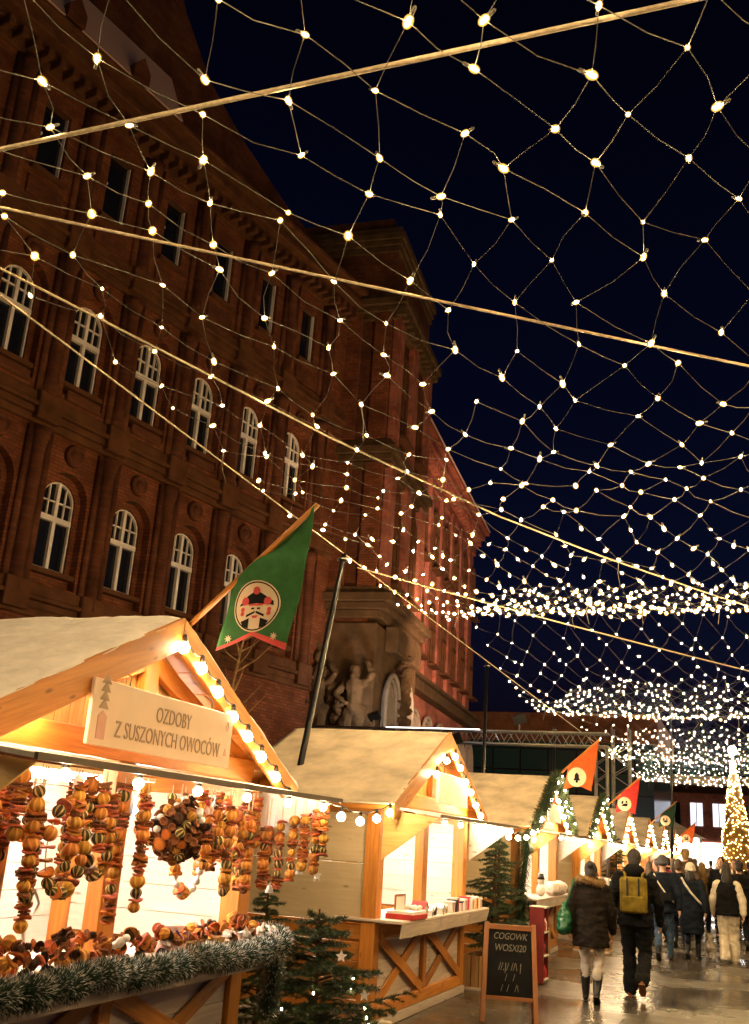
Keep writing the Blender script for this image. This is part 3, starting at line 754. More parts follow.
# end-face panels and side pilasters on the pavilion
for (y0,y1) in ((.02,.62),(1.05,2.1)):
    pm=MB(); pm.box((A-.14,y0,13.8),(A,y1,18.3)); pm.box((A-.14,y0,8.6),(A,y1,13.0)); pm.build('pilaster',M['brick'],wing,bevel=.02)
for (t0,t1) in ((A,A+.75),(A+2.15,A+2.95),(B-.75,B)):
    pm=MB(); pm.box((t0,-.22,13.8),(t1,0,18.3)); pm.box((t0,-.22,8.9),(t1,0,13.0)); pm.build('pilaster',M['brickred'],wing,bevel=.02)
for t in (A+1.45,A+3.75):
    wm=window_meshes(.95,3.0,.45,'arch')
    for z in (9.3,14.3): add_window(wing,wm,t,-.05,z,M['stonedark'])
for z,d,nm in ((21.0,.22,'parapet'),(18.4,.5,'main_cornice'),(13.15,.40,'string_course'),(8.35,.55,'portal_cornice')):
    cm=MB()
    for (a,b,o) in ((-.35,-.1,d*.35),(-.1,.12,d*.65),(.12,.4,d),(.4,.62,d*.5)):
        cm.box((A-o*.6,-o,z+a),(B+o*.5,4.0,z+b))
    if nm=='main_cornice':
        k=A-.2
        while k<B: cm.box((k,-d*.9,z-.28),(k+.18,-.1,z+.1)); k+=.42
    cm.build(nm,M['stone'],wing,bevel=.03)
cm=MB(); cm.box((A+.3,.3,21.4),(B-.3,3.5,22.2)); cm.build('attic',M['brickplain'],wing)
# stone plinth of the pavilion and sign panel
cm=MB(); cm.box((A-.1,-.1,0),(B+.1,4,7.85)); cm.build('stone_base',M['stone'],wing,bevel=.03)
cm=MB(); cm.box((A+.9,-.50,7.15),(B-.9,-.1,7.95)); cm.build('frieze_panel',M['stone'],wing,bevel=.03)
# red wing storeys
for t in [B+1.3+2.3*i for i in range(7)]:
    pm=MB(); pm.box((t-.95,.72,7.8),(t-.45,.9,16.2)); pm.build('pilaster',M['brickred'],wing,bevel=.02)
    for z,hh in ((8.6,2.5),(12.6,2.6)):
        wm=window_meshes(.95,hh,.45,'arch'); add_window(wing,wm,t+.45,.82,z,M['stonedark'])
cm=MB()
for (a,b,o) in ((-1.2,-.75,.12),(-.75,-.3,.25),(-.3,0,.55),(0,.18,.75)): cm.box((B+.01,.9-o,17.2+a),(E2+o*.5,1.4,17.2+b))
k=B+.1
while k<E2: cm.box((k,.45,16.42),(k+.2,.8,16.85)); k+=.5
cm.build('eaves_cornice',M['brickred'],wing,bevel=.02)
rf=MB(); rf.prism([(B,.1,17.40),(B,4.5,20.6),(B,8,17.40)],(E2-B+.4,0,0)); rf.build('roof',M['rooftile'],wing,fix=True)
cm=MB(); cm.box((B+.1,.45,7.1),(E2+.1,1.0,7.5)); cm.box((B+.1,.25,7.5),(E2+.1,1.0,7.62)); cm.build('ledge',M['stone'],wing,bevel=.02)
# ground floor arches
for i,t in enumerate([B+1.4+2.35*i for i in range(7)]):
    am=MB()
    for rr,dp in ((1.0,.18),(.86,.12),(.72,.06)):
        pts=[(t+rr*math.cos(math.pi*k/16),.9-dp,5.3+rr*1.15*math.sin(math.pi*k/16)) for k in range(17)]
        pts=[(t+rr,.9-dp,1.0)]+pts+[(t-rr,.9-dp,1.0)]
        am.tube(pts,.075,8)
    a=am.build('arch_window',M['stucco'],wing,True)
    g=MB(); ol=arch_outline(t-.68,t+.68,1.0,5.3,.78); g.prism([(x,.83,z) for x,z in ol],(0,.05,0)); g.build('pane',M['stucco'],a,fix=True)
# carved figures round the portal: stone atlantes, a scroll and foliage
def carved(name, caps, lump, seed):
    mb=MB()
    for p,q,r1,r2 in caps: capsule(mb,p,q,r1,r2,8)
    o=inst(name,fused(mb,.035,1,lump,5.5,M['stone'],name,seed),wing); return o
for k,(bx,by) in enumerate(((A-.38,.35),(A-.38,1.5))):
    e=bx<A; ax,ay=(0,1) if e else (1,0); ox,oy=(-1,0) if e else (0,-1)
    def Q(w,o,z): return (bx+ax*w*.9+ox*o,by+ay*w*.9+oy*o,z*.9-.15)
    carved('carved_figure',[(Q(0,0,5.95),Q(0,.05,6.3),.27,.22),(Q(0,.05,6.3),Q(0,.10,6.75),.22,.28),(Q(-.27,.10,6.78),Q(.27,.10,6.78),.15,.15),(Q(0,.1,6.8),Q(0,.16,7.0),.11,.11),(Q(0,.18,7.1),Q(0,.20,7.22),.17,.17),(Q(0,.32,7.0),Q(0,.30,6.85),.10,.06),
        (Q(-.34,.10,6.78),Q(-.62,.18,7.1),.12,.10),(Q(-.62,.18,7.1),Q(-.38,.16,7.5),.10,.08),(Q(.34,.10,6.78),Q(.58,.22,6.4),.12,.10),(Q(.58,.22,6.4),Q(.25,.30,6.15),.09,.08),
        (Q(-.14,0,5.9),Q(-.20,.12,5.2),.21,.16),(Q(-.20,.12,5.2),Q(-.16,0,4.5),.16,.12),(Q(.14,0,5.9),Q(.24,.16,5.25),.21,.16),(Q(.24,.16,5.25),Q(.2,0,4.5),.16,.12),(Q(-.3,-.02,6.0),Q(.3,.04,5.5),.12,.2)],.035,k*1.7)
for t,rad in ((A+1.55,.82),(A+3.35,.82)):
    am=MB()
    for rr,dp in ((1.0,.28),(.84,.2),(.68,.12)):
        pts=[(t+rad*rr,-.1-dp+.1,3.0)]+[(t+rad*rr*math.cos(math.pi*k/16),-.1-dp+.1,5.6+rad*rr*1.15*math.sin(math.pi*k/16)) for k in range(17)]+[(t-rad*rr,-.1-dp+.1,3.0)]
        am.tube(pts,.075,8)
    a=am.build('arch_window',M['stucco'],wing,True)
    g=MB(); ol=arch_outline(t-rad*.64,t+rad*.64,3.0,5.6,rad*.7); g.prism([(x,-.16,z) for x,z in ol],(0,.05,0)); g.build('pane',M['stucco'],a,fix=True)
carved('carved_foliage',[((A-.2,.9+.2*i,5.0+.5*i),(A-.45,.8+.25*i,5.4+.45*i),.22,.16) for i in range(6)],.08,9)
carved('carved_foliage',[((A+2.45,-.3,5.0+.32*i),(A+2.45+.12*math.sin(i),-.5,5.25+.32*i),.2,.15) for i in range(7)],.08,11)

# ------------------------------------------------------------------ goods meshes
def slice_mesh(mat, r=.036, t=.010):
    mb=MB(); n=16; vs=[]
    for z in (-t/2,t/2):
        for k in range(n):
            a=2*math.pi*k/n; rr=r*(1+.06*math.sin(3*a+z*90)+.05*(rnd.random()-.5)); vs.append((rr*math.cos(a),rr*math.sin(a),z+.005*math.sin(2*a)))
    vs+=[(0,0,-t/2-.001),(0,0,t/2+.001)]
    fs=[]
    for k in range(n):
        j=(k+1)%n; fs+=[(k,j,n+j,n+k),(2*n,j,k),(2*n+1,n+k,n+j)]
    mb.add(vs,fs); return mb.mesh('slice',mat)
def fruit_mesh(mat, r=.034):
    mb=MB(); mb.ball((0,0,0),r,(1,1,.92),14,9,jit=.05); return mb.mesh('fruit',mat,True)
SL=[slice_mesh(M['slice']) for _ in range(3)]; AP=[slice_mesh(M['appleslice'],.038,.008) for _ in range(2)]
CK=[slice_mesh(M['cinnamon'],.03,.012)]
LM=fruit_mesh(M['limeskin']); OR=fruit_mesh(M['orangeskin'],.037)
mb=MB()
for k in range(3): mb.tube([(-.045,.01*math.cos(k*2.1),.01*math.sin(k*2.1)),(.045,.01*math.cos(k*2.1),.01*math.sin(k*2.1))],.007,7)
CI=mb.mesh('cinnamon',M['cinnamon'])
mb=MB(); 
for k in range(60):
    z=-.03+.06*k/60; a=k*2.4; r=.022*math.sqrt(max(.05,1-(z/.034)**2)); d=V((math.cos(a),math.sin(a),.5)); p=V((r*.5*math.cos(a),r*.5*math.sin(a),z)); q=p+d*.014; sd=d.cross(V((0,0,1))).normalized()*.008
    mb.add([p-sd,p+sd,q+sd,q-sd],[(0,1,2,3)])
mb.ball((0,0,0),.02,(1,1,1.3),8,6); CO=mb.mesh('pine_cone',M['cone'])
mb=MB(); mb.lathe([(.012,-.012),(.024,-.006),(.026,.006),(.018,.006),(.014,-.004)],12); CUP=mb.mesh('acorn_cup',M['cinnamon'],True,fix=True)
mb=MB(); mb.prism([(.05*(1 if k%2==0 else .45)*math.cos(math.pi*k/5+R(90)),0,.05*(1 if k%2==0 else .45)*math.sin(math.pi*k/5+R(90))) for k in range(10)],(0,.012,0)); STAR=mb.mesh('star',M['cotton'],fix=True)
mb=MB(); mb.lathe([(.038,-.04),(.034,-.03),(.022,.0),(.016,.03),(.004,.04)],14); BELL=mb.mesh('bell',M['whitepaint'],True,fix=True)
BEAD=fruit_mesh(M['whitepaint'],.016)
PIECES=[(SL,'orange_slice',.012),(AP,'apple_slice',.010),([LM],'dried_lime',.050),([OR],'dried_orange',.056),([CI],'cinnamon_bundle',.020),(CK,'bark_slice',.014)]
GG='dried fruit strings hung in the first stall'
def piece(root, loc, axis, kind=None):
    ms,nm,th_=PIECES[kind if kind is not None else rnd.choice((0,0,0,1,1,2,2,3,4,5))]
    q=zto(axis)@Quaternion((0,0,1),rnd.random()*6.28)
    if nm=='dried_lime' or nm=='dried_orange': q=q@Quaternion((1,0,0),rnd.uniform(-.5,.5))
    else: q=q@Quaternion((1,0,0),rnd.uniform(-.22,.22))
    s=rnd.uniform(.82,1.2)
    inst(nm,rnd.choice(ms),root,loc,q,s); return th_*s
def fruit_string(x, y, ztop, cordlen, length, label):
    root=empty('dried_fruit_garland',(x,y,ztop),label,'garland',GG)
    c=MB(); c.tube([(0,0,0),(.004,.0,-cordlen-length)],.003,5); 
    if cordlen>.1: c.tube([(0,.02,0),(.0,.004,-cordlen)],.003,5)
    c.build('cord',M['twine'],root)
    z=-cordlen; last=None
    while z>-cordlen-length:
        k=rnd.choice((0,0,1,1,2,0,3,4,5,0,1,3))
        if k==last and k in (2,3,4): k=0
        last=k
        th_=PIECES[k][2]; z-=th_*.55
        piece(root,(rnd.uniform(-.004,.004),rnd.uniform(-.004,.004),z),(rnd.uniform(-.1,.1),rnd.uniform(-.1,.1),1),k); z-=th_*.6
    return root
def fruit_loop(x, y, ztop, cordlen, w_, h_, label, gap=.05, start=0., frost=False):
    root=empty('dried_fruit_garland',(x,y,ztop),label,'garland',GG)
    c=MB(); pts=[]
    for k in range(33):
        a=2*math.pi*k/32; pts.append(V((0,w_*math.sin(a),-cordlen-h_+h_*math.cos(a))))
    c.tube([(0,0,0),pts[0]],.003,5); c.tube(pts,.004,5,cap=False); c.build('cord',M['twine'],root)
    per=sum((pts[i+1]-pts[i]).length for i in range(32)); n=int(per/gap)
    for k in range(n):
        a=2*math.pi*(k+.5)/n; p=V((0,w_*math.sin(a),-cordlen-h_+h_*math.cos(a))); t=V((0,w_*math.cos(a),-h_*math.sin(a)))
        if frost and rnd.random()<.75:
            inst('bead',BEAD,root,p+V((rnd.uniform(-.012,.012),rnd.uniform(-.012,.012),rnd.uniform(-.012,.012))),None,rnd.uniform(.9,1.7))
        else: piece(root,p,t,rnd.choice((2,3,0,1,2,3,5)) if gap>=.04 else None)
    return root

# ------------------------------------------------------------------ stalls
def snow_cover(y0,z0,y1,z1,xb,xf,thick,amp,nx=34,ny=40):
    # cloth laid on a roof slope from (y0,z0) at the eave to (y1,z1) at the ridge
    mb=MB(); vs=[]; nrm=V((0,-(z1-z0),(y1-y0))); nrm=nrm if nrm.z>0 else -nrm; nrm.normalize()
    for j in range(ny+1):
        for i in range(nx+1):
            u=i/nx; v=j/ny; p=V((xb+(xf-xb)*u,y0+(y1-y0)*v,z0+(z1-z0)*v))
            e=min(u,1-u,v*1.0+.02,1)*9; t=thick*min(1,.35+e)
            w=noise.noise(V((p.x*3+y0,p.y*3,2)))*amp+noise.noise(V((p.x*11,p.y*11+y0,5)))*amp*.45
            if thick<.02: w+=.007*(1-(v*5)%1.0)+.010*noise.noise(V((p.x*1.1,p.y*1.4+y0,9)))
            if v==0: p.z-=.02+abs(w)*.8
            if i in (0,nx): p.x+=noise.noise(V((p.y*6,y0,1)))*.02
            vs.append(p+nrm*max(.007,t+w))
    n=(nx+1)*(ny+1)
    for j in range(ny+1):
        for i in range(nx+1):
            u=i/nx; v=j/ny; vs.append(V((xb+(xf-xb)*u,y0+(y1-y0)*v,z0+(z1-z0)*v))+nrm*.004)
    fs=[]
    for j in range(ny):
        for i in range(nx):
            a=j*(nx+1)+i; f=(a,a+1,a+nx+2,a+nx+1); fs.append(f); fs.append(tuple(n+k for k in reversed(f)))
    def edge(seq):
        for a,b in zip(seq,seq[1:]): fs.append((a,n+a,n+b,b))
    edge([i for i in range(nx+1)]); edge([ny*(nx+1)+i for i in reversed(range(nx+1))])
    edge([j*(nx+1) for j in reversed(range(ny+1))]); edge([j*(nx+1)+nx for j in range(ny+1)])
    mb.add(vs,fs); return mb
mb=MB(); mb.ball((0,0,0),.026,(1,1,1),10,7); AWL=mb.mesh('awning_fill_lamp',M['globe'],True)  # added fill globe, brightens the goods and stall fronts
mb=MB(); mb.lathe([(.012,.02),(.018,.03),(.018,.055)],8); AWC=mb.mesh('fill_lamp_cap',M['cap'],fix=True)
W=1.70; RW=1.87; EZ=2.10; AZ=2.97; DEP=1.62
def stall(cy, label, cover, far=False, inner=True):
    root=empty('market_stall',(-3.5,cy,0),label,'market stall','wooden market stalls in a row')
    b=.006 if not far else 0
    mb=MB(); mb.box((-DEP,-W,.0),(.02,W,.09)); mb.build('base',M['woodwhite'],root,bevel=b)
    for y in (-W+.09,W-.09):
        for x in (-.07,-DEP+.07):
            mb=MB(); mb.bar((x,y,.09),(x,y,EZ+.02),.17,.15,(1,0,0)); mb.build('post',M['wood'],root,bevel=b)
    mb=MB(); mb.bar((-.06,.0-.08,1.02),(-.06,-.08,EZ),.17,.11,(1,0,0)); mb.build('post',M['wood'],root,bevel=b)
    # back and side walls of separate boards
    mb=MB(); z=.09; k=0
    while z<EZ-.02:
        h=min(.19,EZ-z); mb.box((-DEP+.005,-W+.18,z),(-DEP+.03,W-.18,z+h-.006)); z+=h
    mb.build('back_wall',M['woodin'],root)
    for sd in (-1,1):
        y=sd*(W-.06); mb=MB(); z=.95
        for h in (.56,.57): mb.box((-DEP+.14,y-.012,z),(-.14,y+.012,z+h-.008)); z+=h
        s_=mb.build('side_wall',M['panel'],root,bevel=b)
        mb=MB(); z=.10
        while z<.80: mb.box((-DEP+.14,y-.014,z),(-.14,y+.014,z+.165)); z+=.17
        mb.build('skirt_boards',M['wood'],s_,bevel=b)
        mb=MB(); mb.box((-DEP+.14,y-.035,.80),(-.14,y+.035,.93)); mb.build('rail',M['wood'],s_,bevel=b)
        # inner lining, seen through the opening
        mb=MB(); z=.95
        while z<EZ-.05: mb.box((-DEP+.15,y-sd*.03,z),(-.15,y-sd*.045,z+.18)); z+=.185
        mb.build('lining',M['woodin'],s_)
        mb=MB(); mb.box((-DEP+.1,y-.06,EZ-.12),(-.0,y+.06,EZ-.005)); mb.build('wall_plate',M['wood'],root,bevel=b)
    # front under the counter
    mb=MB(); z=.1
    while z<.93: mb.box((-.06,-W+.18,z),(-.035,W-.18,min(z+.165,.95))); z+=.17
    mb.build('front_panel',M['woodwhite'],root)
    for z in (.16,.88):
        mb=MB(); mb.box((-.034,-W+.18,z-.06),(.012,W-.18,z+.06)); mb.build('rail',M['wood'],root,bevel=b)
    mb=MB(); mb.box((-.034,-.06,.22),(.013,.06,.82)); mb.build('stud',M['wood'],root,bevel=b)
    for y0,y1 in ((-W+.2,-.07),(.07,W-.2)):
        for a,c,x in ((y0,y1,-.012),(y1,y0,.008)):
            mb=MB(); mb.bar((x,a,.23),(x,c,.81),.11,.018,(1,0,0)); mb.build('cross_brace',M['wood'],root,bevel=b)
    # counter
    mb=MB(); mb.box((-.42,-W-.02,.975),(.30,W+.06,1.005)); c=mb.build('counter',M['woodwhite'],root,bevel=b)
    for k,(y0,y1) in enumerate(((-W-.02,-.42),(-.40,.78),(.80,W+.06))):
        mb=MB(); t=.05+.03*k; mb.prism([(.29,y0,.972),(.30,y0,.972),(.30-t*.3,y0,.85),(.285-t*.3,y0,.85)],(0,y1-y0,0)); mb.build('apron',M['woodwhite'],c,fix=True)
    # awning flap with side cheeks
    mb=MB(); aw=mb
    for k in range(4):
        x0=.02+.155*k; z0=2.055-.018*k; mb.prism([(x0,-W-.05,z0),(x0+.15,-W-.05,z0-.0175),(x0+.15,-W-.05,z0+.005),(x0,-W-.05,z0+.0225)],(0,2*W+.1,0),uvax=(V((0,1,0)),V((1,0,0))))
    a_=mb.build('awning',M['woodin'],root,fix=True)
    mb=MB(); mb.box((.64,-W-.06,1.978),(.66,W+.06,2.010)); mb.build('edge_strip',M['edge'],a_)
    for sd in (-1,1):
        y=sd*(W-.01); mb=MB(); mb.prism([(.03,y,2.035),(.60,y,1.972),(.03,y,1.55)],(0,.016,0),uvax=(V((1,0,0)),V((0,0,1)))); mb.build('awning_cheek',M['woodin'] if sd>0 else M['woodpale'],a_,fix=True)
    if inner:
        for k in range(6):
            y=-1.5+.6*k; t=inst('awning_fill_lamp',AWL,root,(.615,y,1.935)); inst('fill_lamp_cap',AWC,t)  # row of added fill lights under the awning edge
    # gable
    mb=MB(); y=-W+.02
    sl=(AZ-EZ)/RW
    while y<W-.02:
        y1=min(y+.125,W-.02); z0=AZ-.09-abs(y)*sl; z1=AZ-.09-abs(y1)*sl
        if y<0<y1: mb.prism([(-.05,y,2.1),(-.05,y1-.006,2.1),(-.05,y1-.006,z1),(-.05,0,AZ-.09),(-.05,y,z0)],(.02,0,0))
        else: mb.prism([(-.05,y,2.09),(-.05,y1-.006,2.09),(-.05,y1-.006,max(2.1,z1)),(-.05,y,max(2.1,z0))],(.02,0,0),uvax=(V((0,0,1)),V((0,1,0))))
        y=y1
    mb.build('gable_wall',M['woodpale'],root,fix=True)
    mb=MB(); mb.box((-.028,-1.48,2.085),(.05,1.48,2.235)); mb.build('tie_beam',M['wood'],root,bevel=b)
    mb=MB(); mb.box((-.029,-.075,2.24),(.035,.075,AZ-.13)); mb.build('king_post',M['wood'],root,bevel=b)
    for sd in (-1,1):
        mb=MB(); mb.bar((.0,sd*.02,AZ-.25),(.0,sd*(RW-.42),EZ+.08),.12,.06,(1,0,0)); mb.build('rafter',M['wood'],root,bevel=b)
        y0=sd*(RW+.04); mb=MB()
        mb.prism([(.185,0.,AZ+.02),(.185,y0,EZ-.01),(.185,y0,EZ-.17),(.185,y0*.93,EZ-.15),(.185,0,AZ-.185)],(.032,0,0),uvax=(V((0,1,-.4*sd)),V((0,.4*sd,1))))
        mb.build('bargeboard',M['wood'],root,bevel=b,fix=True)
        # roof deck boards
        mb=MB(); n=8
        for k in range(n):
            v0=k/n; v1=(k+1)/n-.006
            ya,za=sd*RW*(1-v0),EZ+(AZ-EZ)*v0; yb,zb=sd*RW*(1-v1),EZ+(AZ-EZ)*v1
            mb.prism([(-DEP-.15,ya,za-.03),(-DEP-.15,yb,zb-.03),(-DEP-.15,yb,zb-.008),(-DEP-.15,ya,za-.008)],(DEP+.33,0,0),uvax=(V((1,0,0)),V((0,1,0))))
        d=mb.build('roof_slope',M['wood'],root,fix=True)
        cv=snow_cover(sd*(RW+.05),EZ-.02,0,AZ-.002,-DEP-.18,.215,.036 if cover=='snow' else .014,.016 if cover=='snow' else .006)
        cv.build('roof_cover',M[cover],d,True,fix=True)
        mb=MB(); mb.box((-DEP-.15,sd*RW-.012*sd,EZ-.075),(.18,sd*RW+.014*sd,EZ-.034)); mb.build('drip_edge',M['wood'],d)
    # lamp inside
    if inner:
        mb=MB(); mb.tube([(-.62,-1.1,2.0),(-.62,1.1,2.0)],.028,8); t=mb.build('lamp_tube',M['tube'],root,True)
        mb=MB(); mb.box((-.67,-1.15,2.032),(-.57,1.15,2.06)); mb.build('lamp_housing',M['whitepaint'],t)
    return root
STY=[5.35,11.50,18.14,24.1,30.2,36.3,42.4,48.5]
stall(STY[0],'nearest wooden stall with dried fruit ornaments under a snowy roof','snow')
stall(STY[1],'second wooden stall with tan roof cover and X braced front','felt')
stall(STY[2],'third wooden stall hung with fir garlands and an orange flag','felt')
for y,lb in zip(STY[3:],('fourth wooden stall behind the orange flag','fifth wooden stall under the first red flag','sixth wooden stall beyond the red flag','seventh wooden stall, second from the far end of the row','last wooden stall at the far end of the row')):
    stall(y,lb,'felt',True)

# ------------------------------------------------------------------ string lights on the stalls
mbg=MB(); mbg.ball((0,0,0),.035,(1,1,1),12,9); GLOBE=mbg.mesh('globe',M['globe'],True)
mbg=MB(); mbg.lathe([(.014,.036),(.016,.045),(.016,.075),(.008,.085)],8); SOCK=mbg.mesh('socket',M['cap'],True,fix=True)
GS='globe string lights along the stall gables'
def globes(pts, label, droop=.05, group=GS):
    pts=[V(p) for p in pts]; o=pts[0]
    root=empty('string_lights',o,label,'string lights',group)
    c=MB(); path=[]
    for a,b in zip(pts,pts[1:]):
        for k in range(6):
            t=k/6; path.append(a.lerp(b,t)-o+V((0,0,.085-droop*math.sin(math.pi*t))))
    path.append(pts[-1]-o+V((0,0,.085))); c.tube(path,.006,5); c.build('cord',M['cord'],root)
    for p in pts:
        g=inst('bulb',GLOBE,root,p-o); inst('socket',SOCK,g)
    return root
def rake_pts(cy, ts, sd, drop=.22, x=-3.25):
    return [(x,cy+sd*RW*t,AZ-(AZ-EZ)*t-drop+rnd.uniform(-.015,.015)) for t in ts]
globes(rake_pts(STY[0],(.0,.13,.26,.39,.52,.65,.79,.93),1,.16,-3.27),'globe string lights down the right rake of the dried fruit stall')
globes(rake_pts(STY[0],(.17,.60,.78,.95),-1,.16,-3.38),'globe string lights down the left rake of the dried fruit stall')
globes([(-3.2,7.55,1.95),(-3.2,8.0,1.90),(-3.22,8.5,1.88),(-3.25,9.0,1.92),(-3.28,9.45,1.99)],'globe string lights slung between the first and second stalls',.02)
globes(rake_pts(STY[1],(.05,.18,.32,.46,.60,.74,.88,.98),1),'globe string lights down the right rake of the X braced stall')
globes(rake_pts(STY[1],(.14,.34),-1),'two globe lights under the left rake of the X braced stall')
globes([(-3.2,13.75,1.93),(-3.2,14.3,1.88),(-3.2,14.9,1.88),(-3.2,15.5,1.90),(-3.2,16.0,1.98)],'globe string lights slung between the second and third stalls',.02)
for cy,n in zip(STY[2:],('third','fourth','fifth','sixth','seventh','eighth')):
    globes(rake_pts(cy,(.05,.2,.35,.5,.65,.8,.95),1),'globe string lights down the right rake of the %s stall'%n)
    globes(rake_pts(cy,(.2,.4,.6,.8,.98),-1),'globe string lights down the left rake of the %s stall'%n)

# ------------------------------------------------------------------ tinsel and fir garlands
def bristles(path, rad, n, blen, w_, mat, tipbias=.5, droop=0):
    mb=MB(); path=[V(p) for p in path]; segs=[(a,b) for a,b in zip(path,path[1:])]; Ls=[(b-a).length for a,b in segs]; T=sum(Ls)
    mb.tube(path,rad*.35,6,r=0)
    for k in range(n):
        t=rnd.random()*T; i=0
        while i<len(Ls)-1 and t>Ls[i]: t-=Ls[i]; i+=1
        a,b=segs[i]; d=(b-a).normalized(); p=a.lerp(b,min(1,t/Ls[i]))
        ph=rnd.random()*6.283; x=d.orthogonal().normalized(); y=d.cross(x); rr=(x*math.cos(ph)+y*math.sin(ph))
        dirv=(rr+d*rnd.uniform(-.6,.6)+V((0,0,-droop))).normalized(); L=blen*rnd.uniform(.7,1.1); s0=p+rr*rad*.3; e=s0+dirv*L; m=s0+dirv*L*.72
        sd=dirv.cross(d).normalized()*w_ if dirv.cross(d).length>.01 else x*w_
        mb.add([s0-sd,s0+sd,m+sd*.8,m-sd*.8],[(0,1,2,3)],None,rnd.uniform(0,.5))
        mb.add([m-sd*.8,m+sd*.8,e],[(0,1,2)],None,.95 if rnd.random()<tipbias else rnd.uniform(.1,.6))
    return mb
def swag(y0,y1,x,z,sag,n=14,dx=0):
    return [V((x+dx*(k/n)+.015*math.sin(k*1.9),y0+(y1-y0)*k/n,z-sag*math.sin(math.pi*k/n)+.012*math.sin(k*2.7))) for k in range(n+1)]
TG='frosted tinsel swags along the first counter'
for (y0,y1,lb) in ((3.5,4.75,'frosted dark green tinsel along the left end of the ornament counter'),(4.72,5.75,'frosted dark green tinsel in the middle of the ornament counter'),(5.72,6.85,'frosted dark green tinsel along the right end of the ornament counter')):
    mb=bristles(swag(y0,y1,-3.14,1.01,.03),.075,8500,.075,.0022,M['tinsel'],.36); o=mb.build('tinsel_garland',M['tinsel'],off=V((-3.14,y0,.97)),loc=V((-3.14,y0,.97)))
    tag(o,lb,'tinsel garland',TG)
mb=bristles([(-3.14,6.85,1.02),(-3.2,6.98,1.03),(-3.35,7.06,1.03),(-3.6,7.10,1.0)],.07,2600,.09,.0028,M['tinsel'],.5); tag(mb.build('tinsel_garland',M['tinsel'],off=V((-3.14,6.85,.97)),loc=V((-3.14,6.85,.97))),'frosted tinsel curling around the right corner of the counter','tinsel garland',TG)
mb=bristles([(-3.16,6.82,.95),(-3.15,6.84,.80),(-3.17,6.83,.66),(-3.18,6.84,.58)],.07,2000,.08,.0028,M['tinsel'],.25); tag(mb.build('tinsel_garland',M['tinsel'],off=V((-3.16,6.82,.97)),loc=V((-3.16,6.82,.97))),'dark tinsel end hanging down from the counter corner','tinsel garland',TG)
FG='fir garlands on the third stall'
def fir_rope(path, rad, n, label, lights=0):
    o=V(path[0]); root=empty('fir_garland',o,label,'fir garland',FG)
    bristles([V(p)-o for p in path],rad,n,rad*1.6,.005,M['needle'],.3,.3).build('greenery',M['needle'],root)
    for k in range(lights):
        i=rnd.randrange(len(path)-1); p=V(path[i]).lerp(V(path[i+1]),rnd.random())-o+V((rnd.uniform(0,.09),rnd.uniform(-.06,.06),rnd.uniform(-.06,.06)))
        mb=MB(); mb.ball((0,0,0),.02,(1,1,1.2),6,5); mb.build('bulb',M['garlandled'],root,loc=p)
def line(a,b,n=8): return [V(a).lerp(V(b),k/n) for k in range(n+1)]
cy=STY[2]
fir_rope(line((-3.22,cy,3.02),(-3.22,cy+RW,2.08)),.075,1500,'fir garland along the right rake of the third stall',14)
fir_rope(line((-3.22,cy,3.02),(-3.22,cy-RW,2.08)),.075,1500,'fir garland along the left rake of the third stall',5)
fir_rope([(-3.3,cy-RW-.02,2.05),(-3.36,cy-1.80,1.8),(-3.42,cy-1.76,1.3),(-3.44,cy-1.84,.8),(-3.42,cy-1.8,.45)],.12,1700,'fir garland hanging down the left post of the third stall',0)
cy=STY[3]
fir_rope(line((-3.22,cy,3.02),(-3.22,cy-RW,2.08)),.06,900,'fir garland along the left rake of the fourth stall',5)
fir_rope(line((-3.22,cy,3.02),(-3.22,cy+RW,2.08)),.06,900,'fir garland along the right rake of the fourth stall',8)

# ------------------------------------------------------------------ sign and flags
sg=empty('sign_board',(-3.265,5.27,2.30),'pale wooden sign lettered with dried fruit ornaments wording on the first gable','sign',rz=0)
mb=MB(); mb.box((-.012,-.79,-.175),(.012,.79,.175)); mb.build('panel',M['signwood'],sg,bevel=.004)
QF=Matrix(((0,0,1),(1,0,0),(0,1,0))).to_quaternion()   # text x -> +y, text y -> +z, facing +x
for body,z,size in (('OZDOBY',.015,.118),('Z SUSZONYCH OWOCÓW',-.115,.118)):
    me=text_mesh(body,size,.0015,space=1.03); me.materials.clear(); me.materials.append(M['ink'])
    inst('lettering',me,sg,(.0145,.04,z),QF,(.80,1.08,1))
mb=MB()
for k in range(4): mb.prism([(.0125,-.73,.02+.045*k),(.0125,-.64,.02+.045*k),(.0125,-.685,.075+.045*k)],(.002,0,0))
mb.build('tree_print',M['ink'],sg,fix=True)
mb=MB(); mb.prism([(.0125,-.725,-.14),(.0125,-.645,-.14),(.0125,-.645,-.02),(.0125,-.685,.01),(.0125,-.725,-.02)],(.0018,0,0)); mb.build('pink_print',M['pinkink'],sg,fix=True)
mb=MB(); mb.prism([(.0125,.69,-.10),(.0125,.74,-.10),(.0125,.715,-.05)],(.002,0,0)); mb.tube([(.0125,.715,.06),(.0135,.735,.09),(.0135,.715,.12),(.0135,.695,.09),(.0125,.715,.06)],.003,5); mb.build('corner_print',M['pinkink'],sg,fix=True)
for y in (-.45,.50):
    mb=MB(); mb.tube([(0,y,.17),(.005,y,.23),(-.06,y,.26)],.004,5); mb.build('hook',M['cord'],sg)
sg2=empty('sign_board',(-3.27,11.62,2.33),'blank white sign under the globe lights of the X braced stall','sign')
mb=MB(); mb.box((-.012,-.62,-.165),(.012,.62,.165)); mb.build('panel',M['whitepaint'],sg2,bevel=.004)
for y in (-.4,.4):
    mb=MB(); mb.tube([(0,y,.16),(.0,y,.25),(-.06,y,.27)],.004,5); mb.build('hook',M['cord'],sg2)
